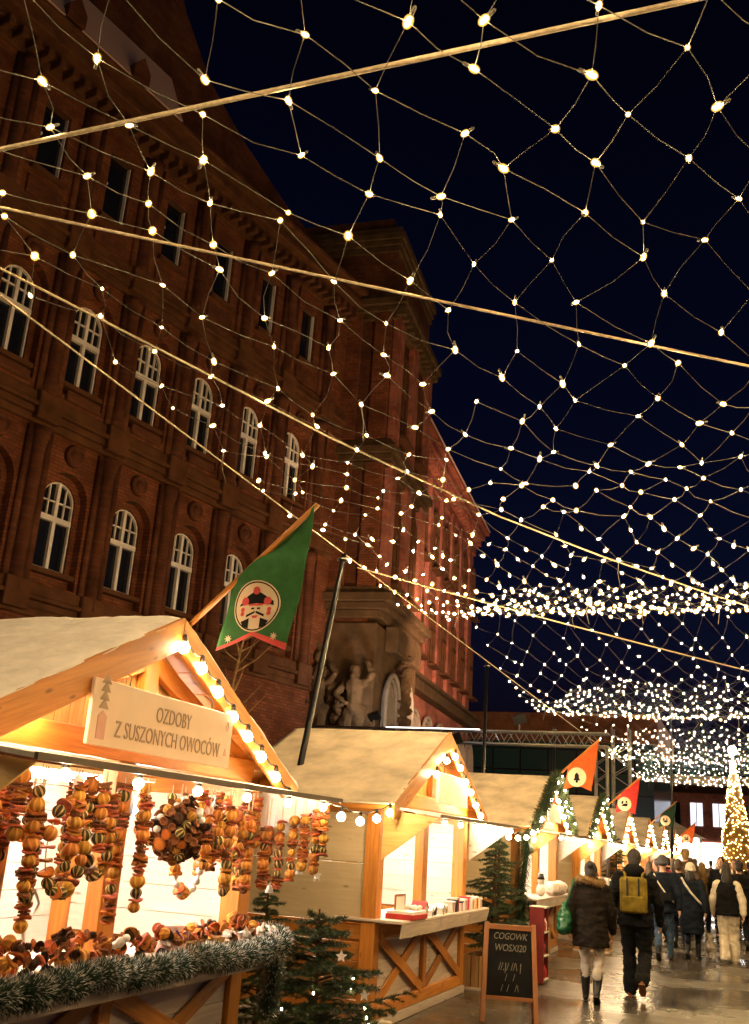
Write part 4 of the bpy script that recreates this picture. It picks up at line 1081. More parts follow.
sg3=empty('sign_board',(-3.27,18.2,2.36),'blank white sign between the fir garlands','sign')
mb=MB(); mb.box((-.012,-.6,-.15),(.012,.6,.15)); mb.build('panel',M['whitepaint'],sg3,bevel=.004)
for y in (-.4,.4):
    mb=MB(); mb.tube([(0,y,.15),(.0,y,.25),(-.06,y,.27)],.004,5); mb.build('hook',M['cord'],sg3)

def flag(loc, pole_len, tl, br, mat, label, emblem, ang=43, hemmat=None):
    # pole leans out over the street (+x) at ang degrees; the cloth hangs in the x-z plane
    root=empty('flag',loc,label,'flag','pennant flags leaning out from the gables')
    d=V((math.cos(R(ang)),0,math.sin(R(ang))))
    mb=MB(); mb.tube([(-.12,0,-.11),d*pole_len],.019,8); p=mb.build('flagpole',M['wood'],root,True)
    a=d*(pole_len*tl); b=d*(pole_len*.985)
    # cloth outline: a at pole low, b at pole tip, lower right, notch, lower left
    lr=V((.66*pole_len/1.07,0,-.205*pole_len/1.07)); ll=V((.165*pole_len/1.07,0,-.20*pole_len/1.07)); no=V((.40*pole_len/1.07,0,-.11*pole_len/1.07))
    def wave(P): return V((P.x, .022*math.sin(P.x*9+P.z*5)+.012*math.sin(P.z*14), P.z))
    def pt(u,v):
        top=a.lerp(b,u); bot=ll.lerp(lr,u); k=1-abs(u-.5)*2; bot=bot+V((0,0,(no.z-(ll.z+lr.z)/2)*k)); return top.lerp(bot,v)
    mb=MB(); n=22; vs=[]
    for j in range(n+1):
        for i in range(n+1): vs.append(wave(pt(i/n,j/n)))
    base=len(vs); vs+= [q+V((0,.005,0)) for q in vs[:]]
    fs=[]; hs=[]
    for j in range(n):
        for i in range(n):
            q=j*(n+1)+i; f=(q,q+n+1,q+n+2,q+1); (hs if j>=n-1 else fs).append(f); (hs if j>=n-1 else fs).append(tuple(base+k for k in reversed(f)))
    for i in range(n): 
        for q,st in ((i,1),(n*(n+1)+i,1)): fs.append((q,q+st,base+q+st,base+q))
        for q in (i*(n+1),i*(n+1)+n): fs.append((q,q+n+1,base+q+n+1,base+q))
    mb.add(vs,fs); mb.add(vs,hs,mi=1)
    cl=mb.build('cloth',[mat,hemmat or mat],root,True,fix=True)
    # emblem, laid 3 mm in front of the cloth
    c=emblem['c']*(pole_len/1.07) if False else V(emblem['c'])*(pole_len/1.07); r=emblem['r']*pole_len/1.07
    def em(name,polys,m,lift):
        mb=MB()
        for poly in polys:
            q=[wave(c+V((x*r,0,z*r)))+V((0,-lift,0)) for x,z in poly]; cen=wave(c+V((sum(x for x,z in poly)/len(poly)*r,0,sum(z for x,z in poly)/len(poly)*r)))+V((0,-lift,0))
            k=len(q); mb.add(q+[cen],[(i,k,(i+1)%k) for i in range(k)])
        return mb.build(name,m,cl)
    circ=lambda R_,cx=0,cz=0,n=28,sx=1: [(cx+R_*sx*math.cos(2*math.pi*k/n),cz+R_*math.sin(2*math.pi*k/n)) for k in range(n)]
    rings=lambda R0,R1,n=32: [[(R0*math.cos(a),R0*math.sin(a)),(R1*math.cos(a),R1*math.sin(a)),(R1*math.cos(b_),R1*math.sin(b_)),(R0*math.cos(b_),R0*math.sin(b_))] for a,b_ in [(2*math.pi*k/n,2*math.pi*(k+1)/n) for k in range(n)]]
    em('roundel',rings(0,.5)+rings(.5,1),M['creamcloth'],.004)
    if emblem['kind']=='soldier':
        em('ring_print',rings(.90,.95),M['blackcloth'],.0055)
        em('hat_print',[[(-.72,.02),(-.40,.14),(-.42,.34),(-.74,.06)],[(-.62,.05),(0,.12),(0,.62),(-.18,.52),(-.42,.38)],[(.62,.05),(0,.12),(0,.62),(.18,.52),(.42,.38)],[(.74,.02),(.42,.14),(.42,.36),(.72,.20)]],M['blackcloth'],.006)
        em('face_print',[[(-.32,.02),(.32,.02),(.32,.10),(-.32,.10)],circ(.16,-.48,.20),circ(.16,.48,.20),circ(.15,0,.60)],M['pinkcloth'],.0075)
        em('uniform_print',[[(-.40,-.32),(-.02,-.18),(-.02,-.26),(-.40,-.42)],[(.40,-.32),(.02,-.18),(.02,-.26),(.40,-.42)],[(-.20,-.05),(-.06,-.05),(-.06,-.12),(-.20,-.12)],[(.20,-.05),(.06,-.05),(.06,-.12),(.20,-.12)],
             [(-.62,-.58),(-.25,-.45),(-.25,-.85),(-.5,-.78)],[(.62,-.58),(.25,-.45),(.25,-.85),(.5,-.78)]],M['blackcloth'],.006)
        em('braid_print',[circ(.09,-.58,-.12),circ(.09,.58,-.12),circ(.09,-.58,-.28),circ(.09,.58,-.28),[(-.16,-.36),(.16,-.36),(.08,-.46),(-.08,-.46)]],M['pinkcloth'],.0065)
        st=[]
        for cx,cz in ((-1.10,-1.22),(.92,-1.18)):
            for k in range(4):
                a_=math.pi*k/4; ux,uz=math.cos(a_),math.sin(a_); st.append([(cx-ux*.17,cz-uz*.17),(cx+uz*.045,cz-ux*.045),(cx+ux*.17,cz+uz*.17),(cx-uz*.045,cz+ux*.045)])
        em('star_print',st,M['creamcloth'],.006)
    elif emblem['kind']=='bell':
        em('bell_print',[[(-.38,-.35),(.38,-.35),(.25,-.1),(.22,.25),(.0,.5),(-.22,.25),(-.25,-.1)],circ(.14,0,-.45)],M['blackcloth'],.006)
    else:
        em('toy_print',[[(-.5,-.3),(.4,-.35),(.5,.1),(-.1,.05)],[(-.5,0),(-.2,0),(-.1,.45),(-.4,.4)],circ(.15,.3,.3)],M['blackcloth'],.006)
    return root
flag((-3.27,5.45,3.0),1.07,.30,0,M['greencloth'],'green pennant with a hatted soldier emblem and red hem on the first gable',dict(c=(.425,0,.075),r=.165,kind='soldier'),43,M['pinkcloth'])
flag((-3.27,18.2,2.96),1.05,.30,0,M['orangecloth'],'orange pennant with a bell emblem on the third gable',dict(c=(.40,0,.03),r=.17,kind='bell'),41)
flag((-3.2,24.9,2.85),1.0,.30,0,M['redcloth'],'red pennant with a white roundel on the fourth gable',dict(c=(.40,0,.03),r=.17,kind='toy'),41)
flag((-3.2,36.6,2.9),1.05,.30,0,M['darkgreencloth'],'dark green pennant with a cream roundel far down the row',dict(c=(.40,0,.03),r=.17,kind='toy'),41)
flag((-3.0,44.5,2.5),1.05,.30,0,M['orangecloth'],'small orange pennant furthest down the row',dict(c=(.40,0,.03),r=.17,kind='toy'),41)

# ------------------------------------------------------------------ goods in the first stall
yy=4.02; k=0
for y,ct,ln in ((3.95,.16,.42),(4.12,.10,.50),(4.30,.20,.52),(4.44,.06,.30),(4.55,.22,.34),(4.66,.05,.34),(5.02,.04,.72),(5.08,.10,.58),(5.98,.06,.30),(6.10,.10,.52),(6.28,.05,.40),(6.40,.12,.52),(6.55,.05,.58),(6.64,.22,.40)):
    fruit_string(-3.22 if k%2 else -3.34,y,1.99,ct,ln,'dried fruit string hanging %s from the left along the first stall awning'%ORD[k]); k+=1
for i,(x,ct,ln) in enumerate(((-3.36,.20,.38),(-3.26,.16,.46),(-3.16,.12,.44),(-3.07,.10,.36),(-2.98,.06,.42),(-2.92,.04,.34))):
    fruit_string(x,6.98,1.985,ct,ln,'dried fruit string hanging %s from the wall along the awning\'s right end'%ORD[i])
fruit_loop(-3.24,4.42,1.99,.16,.15,.22,'big oval loop of dried oranges and striped limes near the left edge',.052)
fruit_loop(-3.3,4.78,1.99,.12,.10,.2,'narrow oval loop of dried limes left of the bark wreath',.052)
fruit_loop(-3.26,6.2,1.99,.14,.17,.14,'round wreath of dried limes right of the bark wreath',.05)
fruit_loop(-3.36,5.86,1.99,.30,.15,.17,'frosted wreath of white beads and cones on the inner wall side',.028,frost=True)
fruit_loop(-2.96,7.0,1.985,.10,.02,.12,'small loop of dried slices at the awning\'s far corner',.045)
for i,(y,ct,ln) in enumerate(((3.98,.22,.30),(4.2,.05,.36),(4.38,.12,.24),(4.72,.04,.26),(4.90,.03,.22),(5.74,.05,.30),(5.9,.04,.22),(6.18,.2,.34),(6.34,.22,.30),(6.48,.02,.22),(6.72,.08,.5))):
    fruit_string(-3.46,y,1.99,ct,ln,'shorter dried fruit string %s from the left in the row behind the awning strings'%ORD[i])
for i,(y,ct,ln) in enumerate(((3.9,.06,.5),(4.06,.03,.28),(4.22,.26,.34),(4.50,.16,.46),(4.62,.02,.22),(4.84,.10,.36),(5.14,.02,.26),(5.8,.02,.26),(5.92,.16,.30),(6.04,.02,.40),(6.22,.16,.46),(6.46,.20,.40),(6.60,.02,.34))):
    fruit_string(-3.28,y,1.99,ct,ln,'thin dried fruit string %s from the left hung between the thicker awning strings'%ORD[i])
# the big bark and cone wreath
wr=empty('bark_wreath',(-3.26,5.52,1.72),'big bushy wreath of acorn cups, cones and dried fruit','wreath')
mb=MB(); mb.ball((0,0,0),.138,(.8,1,1),14,10); mb.build('moss_ball',M['cone'],wr,True)
mb=MB(); mb.tube([(0,0,.15),(0,0,.27)],.004,5); mb.build('cord',M['twine'],wr)
for k in range(99):
    zz=1-2*(k+.5)/99; a=k*2.39996; q=math.sqrt(1-zz*zz); ax=V((q*math.cos(a)*.85,q*math.sin(a),zz)); rr=.148+.045*rnd.random(); p=ax*rr
    t=rnd.random()
    if t<.36: inst('acorn_cup',CUP,wr,p,zto(ax+V((rnd.gauss(0,.3),rnd.gauss(0,.3),rnd.gauss(0,.3)))),rnd.uniform(.9,1.4))
    elif t<.52: inst('pine_cone',CO,wr,p,zto(ax),rnd.uniform(.9,1.3))
    elif t<.72: inst('dried_orange',OR,wr,p,rquat(),rnd.uniform(.6,1.05))
    elif t<.80: inst('dried_lime',LM,wr,p,rquat(),rnd.uniform(.7,1.))
    elif t<.92: inst('orange_slice',rnd.choice(SL),wr,p,zto(ax),rnd.uniform(.8,1.1))
    else: inst('bead',BEAD,wr,p,None,1.4)
# hung stars, bells and small figures
for i,(x,y,z,me,nm,lb) in enumerate(((-3.22,4.42,1.93,STAR,'star_ornament','white cotton star tied under the awning above the left oval loop'),(-3.1,7.0,1.50,BELL,'bell_ornament','white bell hanging under the dried fruit strings at the stall end'),
      (-2.95,7.0,1.47,STAR,'star_ornament','white star hanging at the awning\'s far corner'),(-3.32,7.0,1.36,BELL,'bell_ornament','white bell hanging lowest beside the right post'),(-3.3,6.02,1.86,STAR,'star_ornament','white star hanging in front of the bright lamp'),
      (-3.0,7.0,1.66,STAR,'star_ornament','white star tied between the strings at the stall end'))):
    r_=empty(nm,(x,y,z),lb,'ornament'); inst('star' if me is STAR else 'bell',me,r_,(0,0,0),Quaternion((0,0,1),R(70)),.95 if me is STAR else .85)
    c=MB(); c.tube([(0,0,.04),(0,0,min(1.99-z,.5))],.0025,5); c.build('cord',M['twine'],r_)
gn=empty('gnome_ornament',(-3.3,5.90,1.90),'little pink gnome with a red hat hanging by the lamp','ornament')
mb=MB(); mb.ball((0,0,-.06),.03,(1,1,1.3)); mb.build('torso',M['pinkpaper'],gn,True); mb=MB(); mb.lathe([(.028,-.02),(.018,.02),(.003,.06)],10); mb.build('hat',M['redpaint'],gn,True,fix=True)
c=MB(); c.tube([(0,0,.05),(0,0,.09)],.0025,5); c.build('cord',M['twine'],gn)
# things lying on the counter
CG='dried ornaments laid out on the first counter'
def mini_wreath(x,y,z,r,tilt,label,frost=False):
    root=empty('mini_wreath',(x,y,z),label,'wreath',CG); root.rotation_euler=(tilt[0],tilt[1],rnd.random()*6)
    c=MB(); c.tube([(r*math.cos(2*math.pi*k/16),r*math.sin(2*math.pi*k/16),0) for k in range(17)],.012,6,cap=False); c.build('ring_base',M['cinnamon'],root)
    n=int(2*math.pi*r/.032)
    for k in range(n):
        a=2*math.pi*k/n; p=(r*math.cos(a),r*math.sin(a),.01*rnd.random()); t=(-math.sin(a),math.cos(a),.3)
        if frost and rnd.random()<.5: inst('bead',BEAD,root,p,None,rnd.uniform(1,1.8))
        elif rnd.random()<.25: inst('pine_cone',CO,root,p,rquat(),.9)
        else: piece(root,p,t,rnd.choice((0,0,1,4,5,3)))
n=0
for i in range(20):
    y=3.85+i*.158; x=-3.38+.10*((i*7)%3-1)*.9
    lb='dried fruit wreath lying %s from the left on the ornament counter'%ORD[i]
    if i in (8,15): lb='frosted wreath lying %s from the left on the ornament counter'%ORD[i]
    mini_wreath(x,y,1.06+.035*(i%3),.055+.02*(i%2),(R(rnd.uniform(-30,30)),R(rnd.uniform(10,50))),lb,i in (8,15))
for i in range(14):
    y=4.0+i*.215; o=empty('pine_cone',(-3.24+rnd.uniform(-.04,.04),y,1.035),'pine cone %s from the left in the row at the counter edge'%ORD[i],'pine cone',CG)
    inst('scales',CO,o,(0,0,0),rquat(),1.25)
for i,(y,x) in enumerate(((6.35,-3.3),(6.5,-3.22),(6.62,-3.34),(6.74,-3.24),(6.83,-3.36),(6.9,-3.22),(5.55,-3.26),(5.68,-3.34))):
    o=empty('cotton_star',(x,y,1.09),'white cotton star %s in the heap at the right of the counter'%ORD[i] if i<6 else ('white cotton star lying left of the tulle bag' if i==6 else 'white cotton star lying right of the tulle bag'),'ornament',CG)
    inst('star',STAR,o,(0,0,0),rquat(),1.2); 
    mb=MB(); mb.ball((0,0,0),.03,(1,1,1),8,6,jit=.5); mb.build('cotton_tuft',M['cotton'],o)
bgm=empty('tulle_bag',(-3.27,5.62,1.01),'pink tulle gift bag with purple ribbon on the counter','gift bag')
mb=MB(); mb.lathe([(.07,0),(.095,.03),(.08,.08),(.03,.12),(.07,.17)],14); mb.build('bag_body',M['pinkpaper'],bgm,True,fix=True)
mb=MB(); mb.tube([(.033*math.cos(2*math.pi*k/14),.033*math.sin(2*math.pi*k/14),.12) for k in range(15)],.008,6,cap=False); mb.tube([(.035,0,.12),(.07,.05,.14),(.09,.02,.10)],.006,5); mb.tube([(.035,0,.12),(.06,-.06,.15),(.09,-.04,.11)],.006,5); mb.build('ribbon',plain('purple_ribbon',(.10,.03,.30),.4),bgm)
tr=empty('wooden_tray',(-3.40,6.05,1.006),'shallow wooden tray of dried slices behind the tinsel','tray')
mb=MB(); mb.box((-.14,-.22,0),(.14,.22,.012)); mb.box((-.14,-.22,.012),(-.128,.22,.075)); mb.box((.128,-.22,.012),(.14,.22,.075)); mb.box((-.128,-.22,.012),(.128,-.208,.075)); mb.box((-.128,.208,.012),(.128,.22,.075)); mb.build('tray_box',M['crate'],tr)
for k in range(40): piece(tr,(rnd.uniform(-.11,.11),rnd.uniform(-.19,.19),.03+rnd.random()*.05),(rnd.uniform(-.6,.6),rnd.uniform(-.6,.6),1),rnd.choice((0,1,0,4,3)))
# inner shelf posts and a bright working lamp
lp=empty('work_lamp',(-3.95,6.12,1.86),'bright white work lamp hanging inside the first stall','lamp')
mb=MB(); mb.box((-.02,-.08,-.06),(.02,.08,.06)); mb.build('housing',M['black'],lp); mb=MB(); mb.box((.021,-.075,-.055),(.027,.075,.055)); mb.build('lens',M['flood'],lp); mb=MB(); mb.tube([(0,0,.06),(0,0,.16)],.008,6); mb.build('bracket',M['metal'],lp)
cb=MB(); cb.tube([(-3.40,4.44,1.40),(-3.42,4.40,1.33),(-3.42,4.47,1.26),(-3.42,4.52,1.33),(-3.42,4.46,1.40),(-3.43,4.42,1.34),(-3.43,4.44,1.2),(-3.43,4.47,1.1),(-3.44,4.44,1.0)],.009,6)
tag(cb.build('power_cable',M['whitepaint'],None,True,off=V((-3.44,4.44,1.0)),loc=V((-3.44,4.44,1.0))),'white looped power cable hanging inside the first stall','cable')
pl=MB(); pl.box((-.03,-.10,0),(.03,.10,1.0)); tag(pl.build('plank',M['wood'],loc=V((-3.80,4.55,1.0))),'upright honey coloured plank inside the first stall\'s left half','plank')

# ------------------------------------------------------------------ goods on the second stall
SG='small goods on the second counter'
def house(x,y,sc2,wallm,roofm,label):
    r_=empty('ornament_house',(x,y,1.005),label,'ornament',SG); a=.045*sc2; h=.06*sc2
    mb=MB(); mb.box((-a,-a,0),(a,a,h)); mb.prism([(-a,-a,h),(-a,a,h),(-a,0,h+a*.8)],(2*a,0,0)); mb.build('wall',wallm,r_,fix=True)
    mb=MB(); mb.bar((-a*0,-a*1.2,h-.005),(0,0,h+a*.9),.01,2.3*a,(1,0,0)); mb.bar((0,a*1.2,h-.005),(0,0,h+a*.9),.01,2.3*a,(1,0,0)); mb.build('roof',roofm,r_)
    mb=MB(); mb.box((a,-.012*sc2,0),(a+.002,.012*sc2,h*.55)); mb.box((a,-.032*sc2,h*.5),(a+.002,-.018*sc2,h*.8)); mb.box((a,.018*sc2,h*.5),(a+.002,.032*sc2,h*.8)); mb.build('door',M['black'],r_)
for i,(y,s_,wm,rm,d) in enumerate(((10.62,1.5,'whitepaint','redpaint','big white ornament house with a red roof on the second counter'),(10.86,.9,'whitepaint','whitepaint','white ornament house just right of the red roofed one'),(11.05,1.0,'black','whitepaint','black ornament house in the middle of the second counter'),(11.25,1.1,'whitepaint','whitepaint','tall white ornament house right of the black one'),(11.5,.9,'woodpale','whitepaint','pale wooden ornament house beside the tall white one'))):
    house(-3.30+.03*(i%2),y,s_,M[wm],M[rm],d)
def gift(x,y,w_,d_,h_,m,lidm,label):
    r_=empty('gift_box',(x,y,1.005),label,'box',SG)
    mb=MB(); mb.box((-d_/2,-w_/2,0),(d_/2,w_/2,h_)); mb.build('box_body',m,r_,bevel=.004)
    mb=MB(); mb.box((-d_/2-.006,-w_/2-.006,h_+.001),(d_/2+.006,w_/2+.006,h_+.02)); mb.build('lid',lidm,r_,bevel=.003)
    mb=MB(); mb.box((d_/2+.001,-.012,0),(d_/2+.004,.012,h_)); mb.build('ribbon',M['redpaint'] if lidm is not M['redpaint'] else M['whitepaint'],r_)
for i,(y,w_,h_,m,lm,d) in enumerate(((11.72,.12,.10,'whitepaint','whitepaint','white gift box nearest the wooden ornament house'),(11.9,.10,.13,'black','whitepaint','tall black gift box with white lid'),(12.08,.12,.09,'whitepaint','black','white gift box with black lid'),(12.26,.12,.11,'whitepaint','whitepaint','white gift box left of the red one'),(12.42,.07,.13,'redpaint','redpaint','slim red gift box near the right end of the second counter'),(12.6,.14,.10,'whitepaint','whitepaint','wide white gift box near the right end of the second counter'),(12.8,.12,.12,'woodpale','whitepaint','pale wooden gift box second from the right end'),(12.98,.12,.10,'whitepaint','whitepaint','white gift box at the far right end of the second counter'))):
    gift(-3.30,y,w_,.12,h_,M[m],M[lm],d)
ty=empty('display_tray',(-3.32,10.26,1.005),'red edged display tray of white ornaments on the second counter','tray',SG)
mb=MB(); mb.box((-.14,-.26,0),(.14,.26,.05)); mb.build('tray_box',M['redpaint'],ty,bevel=.004); mb=MB(); mb.box((-.13,-.25,.051),(.13,.25,.075)); mb.build('lining',M['whitepaint'],ty)
for k in range(10): inst('bauble',BEAD,ty,(rnd.uniform(-.1,.1),rnd.uniform(-.2,.2),.10),None,1.6)
fr=empty('picture_frame',(-3.42,10.32,1.005),'dark framed white card standing behind the display tray','picture frame',SG)
mb=MB(); mb.box((-.008,-.16,0),(.008,.16,.02)); mb.box((-.008,-.16,.20),(.008,.16,.22)); mb.box((-.008,-.16,.02),(.008,-.14,.20)); mb.box((-.008,.14,.02),(.008,.16,.20)); mb.build('frame',M['frame'],fr); mb=MB(); mb.box((-.004,-.139,.021),(.004,.139,.199)); mb.build('card',M['whitepaint'],fr)

# third stall: poster, crate, roll, red rack
po=empty('poster',(-3.42,16.85,.62),'cream poster with a dark plant drawing on the third stall front','poster')
mb=MB(); mb.box((-.006,-.24,0),(.006,.24,.36)); mb.build('sheet',M['creamcloth'],po); mb=MB(); mb.tube([(.008,-.10,.27),(.008,-.03,.20),(.008,.02,.08)],.014,6); mb.ball((.008,-.1,.28),.045,(.15,1,1)); mb.box((.0065,-.2,.04),(.009,.2,.075)); mb.build('plant_print',M['darkgreencloth'],po)
cr=empty('wooden_crate',(-3.28,16.9,.10),'slatted wooden crate standing against the third stall front','crate')
for x in (-.13,.13):
    mb=MB()
    for k in range(5): mb.box((x-.01,-.30+.125*k,0),(x+.01,-.30+.125*k+.10,.46))
    mb.build('slat_side',M['crate'],cr)
for y in (-.30,.30):
    mb=MB()
    for k in range(3): mb.box((-.119,y-.01,.02+.15*k),(.119,y+.01,.14+.15*k))
    mb.build('end_boards',M['crate'],cr)
rl=empty('sheepskin_roll',(-3.30,18.5,1.0),'fluffy white rolled sheepskin lying on the third counter','sheepskin')
mb=MB(); capsule(mb,(0,-.45,.12),(.02,.45,.12),.11,.12,12); me=fused(mb,.03,1,.03,14,M['cotton'],'roll'); inst('roll',me,rl)
mb=MB(); mb.tube([(0,-.2,.24),(.12,-.2,.14),(.06,-.2,.01)],.01,5); mb.tube([(0,.25,.25),(.13,.25,.14),(.06,.25,.01)],.01,5); mb.build('tie',M['twine'],rl)
rk=empty('display_rack',(-2.88,14.9,0),'red and white upright display rack behind the chalkboard','display rack')
for y in (-.16,.16):
    mb=MB(); mb.box((-.10,y-.012,.02),(.10,y+.012,.98)); mb.build('side_panel',plain('dark_red_paint',(.20,.015,.015),.5),rk)
for z in (.05,.35,.65,.97):
    mb=MB(); mb.box((-.11,-.147,z),(.115,.147,z+.02)); mb.build('shelf',M['whitepaint'],rk)
for z in (.07,.37,.67):
    for y in (-.09,.0,.09):
        mb=MB(); mb.lathe([(.03,0),(.035,.02),(.035,.11),(.015,.14),(.015,.16)],10); mb.build('jar',rnd.choice((M['redpaint'],M['black'],M['whitepaint'])),rk,True,loc=V((.06,y,z)),fix=True)
fg=empty('figurine',(-3.36,17.5,1.005),'small grey white figurine on the third counter beside the post','ornament')
mb=MB(); mb.ball((0,0,.10),.09,(.9,.9,1.1)); mb.ball((0,0,.24),.06); mb.build('torso',M['whitepaint'],fg,True); mb=MB(); mb.lathe([(.07,.27),(.05,.31),(.045,.36)],12); mb.build('hat',M['black'],fg,True,fix=True)

# far stalls: a few boxes on each counter
n=0
for cy,nm in zip(STY[3:6],('fourth','fifth','sixth')):
    for j,y in enumerate((-1.2,-.6,.1,.7,1.3)):
        m=(M['redpaint'],M['whitepaint'],M['crate'],M['whitepaint'],M['darkgreencloth'])[j]
        r_=empty('goods_box',(-3.30,cy+y,1.005),'%s box on the %s stall\'s counter, %s from its near end'%(('red','white','wooden','white','dark green')[j],nm,ORD[j]),'box','boxes on the far counters')
        mb=MB(); mb.box((-.1,-.14,0),(.1,.14,.14+.03*(j%2))); mb.build('box_body',m,r_); mb=MB(); mb.box((-.105,-.145,.142+.03*(j%2)),(.105,.145,.175+.03*(j%2))); mb.build('lid',M['whitepaint'],r_)

# ------------------------------------------------------------------ chalkboard
cbd=empty('chalkboard',(-2.55,11.55,0),'wooden A-frame chalkboard with chalk writing beside the X braced stall','chalkboard',rz=R(15))
def tilt(z,y0=-.20): return y0+.20*z/.93
for sd in (-1,1):
    mb=MB(); mb.bar((sd*.28,-.22,0),(sd*.25,-.02,.96),.05,.028,(0,1,0)); mb.build('front_leg',M['frame'],cbd,bevel=.004)
    mb=MB(); mb.bar((sd*.28,.24,0),(sd*.25,.02,.94),.05,.026,(0,1,0)); mb.build('rear_leg',M['frame'],cbd,bevel=.004)
mb=MB(); mb.bar((-.235,-.032,.92),(.235,-.032,.92),.028,.05,(0,0,1)); mb.build('top_rail',M['frame'],cbd)
mb=MB(); mb.bar((-.25,-.172,.235),(.25,-.172,.235),.03,.035,(0,0,1)); mb.build('bottom_rail',M['frame'],cbd)
mb=MB(); mb.prism([(-.25,-.165,.25),(.25,-.165,.25),(.232,-.035,.90),(-.232,-.035,.90)],(0,.010,-.002)); sl=mb.build('slate_panel',M['slate'],cbd,fix=True)
mb=MB(); mb.prism([(-.25,.18,.25),(.25,.18,.25),(.232,.045,.90),(-.232,.045,.90)],(0,.010,.002)); mb.build('rear_panel',M['slate'],cbd,fix=True)
qb=Quaternion((1,0,0),R(90)-math.atan2(.13,.65))
qb=Quaternion((1,0,0),math.atan2(.65,.13))
for body,z,size,sh in (('COGOWK',.80,.095,.25),('WOSXI20',.685,.10,.2),('//.|/ //\\ |',.50,.11,.1),('/   /',.40,.10,.1),('/  /   /\\',.30,.10,.1)):
    me=text_mesh(body,size,.001,sh,space=.95); me.materials.clear(); me.materials.append(M['chalk'])
    yy=-.165+.13*(z-.25)/.65
    inst('chalk_writing',me,sl,(0,yy-.003,z),qb,(.82,1,1))

# ------------------------------------------------------------------ spruces
def spruce_mesh(h, rad, n_br, needles, seed, bare=0., droop=.25, nl=.05):
    r_=random.Random(seed); tk=MB(); fo=MB()
    pts=[(.02*math.sin(3*t),.015*math.cos(4*t),h*t) for t in [k/10 for k in range(11)]]
    tk.tube(pts,[.045*(1-.85*k/10)*h/2+.004 for k in range(11)],8)
    twigs=[]
    for k in range(n_br):
        t=.08+.88*(k/n_br)**.92; z=h*t; L=rad*(1-t)**.75*r_.uniform(.55,1.25)+.07
        az=k*2.399+r_.uniform(-.4,.4); d=V((math.cos(az),math.sin(az),0)); up=r_.uniform(.12,.55)
        p0=V((.02*math.sin(3*t),.015*math.cos(4*t),z)); br=[]
        for i in range(7):
            s=i/6; br.append(p0+d*(L*s)+V((0,0,L*(up*s-droop*2*s*s+.18*s**3))))
        tk.tube(br,[.010*(1-s/6.5)+.0015 for s in range(7)],5)
        twigs.append((br,L,1.0))
        for i in range(2,7):
            for sd in (-1,1):
                side=V((-d.y,d.x,0))*sd; l2=L*.42*(1-i/8.5)*r_.uniform(.7,1.2); b0=br[i]
                dd=(side*.75+d*.65).normalized(); tw=[b0+dd*(l2*s/3)+V((0,0,-l2*.18*(s/3)**2+r_.uniform(-.01,.01))) for s in range(4)]
                twigs.append((tw,l2,.8)); tk.tube(tw,.0025,3)
    T=sum(l for _,l,_ in twigs)
    for tw,l,wt in twigs:
        n=int(needles*l/T)
        for k in range(n):
            s=(.12+.88*r_.random())*(len(tw)-1); i=min(int(s),len(tw)-2); p=tw[i].lerp(tw[i+1],s-i); d=(tw[i+1]-tw[i]).normalized()
            a=r_.random()*6.283; x=d.orthogonal().normalized(); y=d.cross(x); rr=x*math.cos(a)+y*math.sin(a)
            e=p+(rr*.75+d*.65+V((0,0,.12))).normalized()*nl*r_.uniform(.6,1.1); sd=(e-p).cross(rr).normalized()*.0019*(nl/.03)
            fo.add([p-sd,p+sd,e],[(0,1,2)],None,r_.random()*.62 if s<len(tw)-1.6 else r_.random())
    return tk.mesh('trunk',M['bark']), fo.mesh('foliage',M['needle'])
def spruce(meshes, loc, label, scale=1., rz=0, group='cut spruces between the stalls'):
    r_=empty('spruce_tree',loc,label,'spruce tree',group,rz); r_.scale=(scale,)*3
    inst('trunk',meshes[0],r_); inst('foliage',meshes[1],r_); return r_
SPA=spruce_mesh(1.42,.86,84,80000,3,nl=.046,droop=.2); SPB=spruce_mesh(1.9,.52,70,40000,5,nl=.048)
spruce(SPA,(-3.08,7.40,0),'large dark spruce leaning out between the first two stalls',.86)
spruce(SPB,(-4.1,8.6,.0),'spruce tucked behind the large one against the beige side wall',.70,1.1)
spruce(SPB,(-3.28,13.85,.35),'spruce in a slatted planter right of the X braced stall',.85,2.0)
spruce(SPB,(-3.6,15.4,.25),'spruce behind the chalkboard against the third stall side wall',.85,.3)
spruce(SPB,(-2.95,20.6,.33),'bushy spruce in a planter right of the third stall',.62,4.0)
spruce(SPB,(-3.3,27.2,.3),'spruce in front of the fourth and fifth stalls\' gap',1.0,5.0)
def planter(loc,w_,h_,label):
    r_=empty('planter',loc,label,'planter','slatted wooden planters')
    for sd in (-1,1):
        for ax in (0,1):
            mb=MB(); n=6
            for k in range(n):
                t=-w_/2+w_*(k+.5)/n; s=w_/n-.012
                if ax==0: mb.box((sd*w_/2-.011,t-s/2,.03),(sd*w_/2+.011,t+s/2,h_))
                else: mb.box((t-s/2,sd*w_/2-.0105,.03),(t+s/2,sd*w_/2+.0105,h_))
            mb.build('slat_side',M['crate'],r_)
    mb=MB(); mb.box((-w_/2+.02,-w_/2+.02,.03),(w_/2-.02,w_/2-.02,h_-.05)); mb.build('soil',plain('potting_soil',(.03,.02,.013),.95,.4,30,.8),r_)
    mb=MB(); mb.box((-w_/2-.03,-w_/2-.03,0),(w_/2+.03,w_/2+.03,.029)); mb.build('base',M['woodwhite'],r_)
planter((-3.28,13.85,0),.62,.40,'slatted wooden planter at the right end of the X braced stall')
planter((-2.95,20.6,0),.60,.38,'slatted wooden planter by the walking couple, right of the third stall')
planter((-3.6,15.4,0),.5,.3,'slatted wooden planter behind the chalkboard')
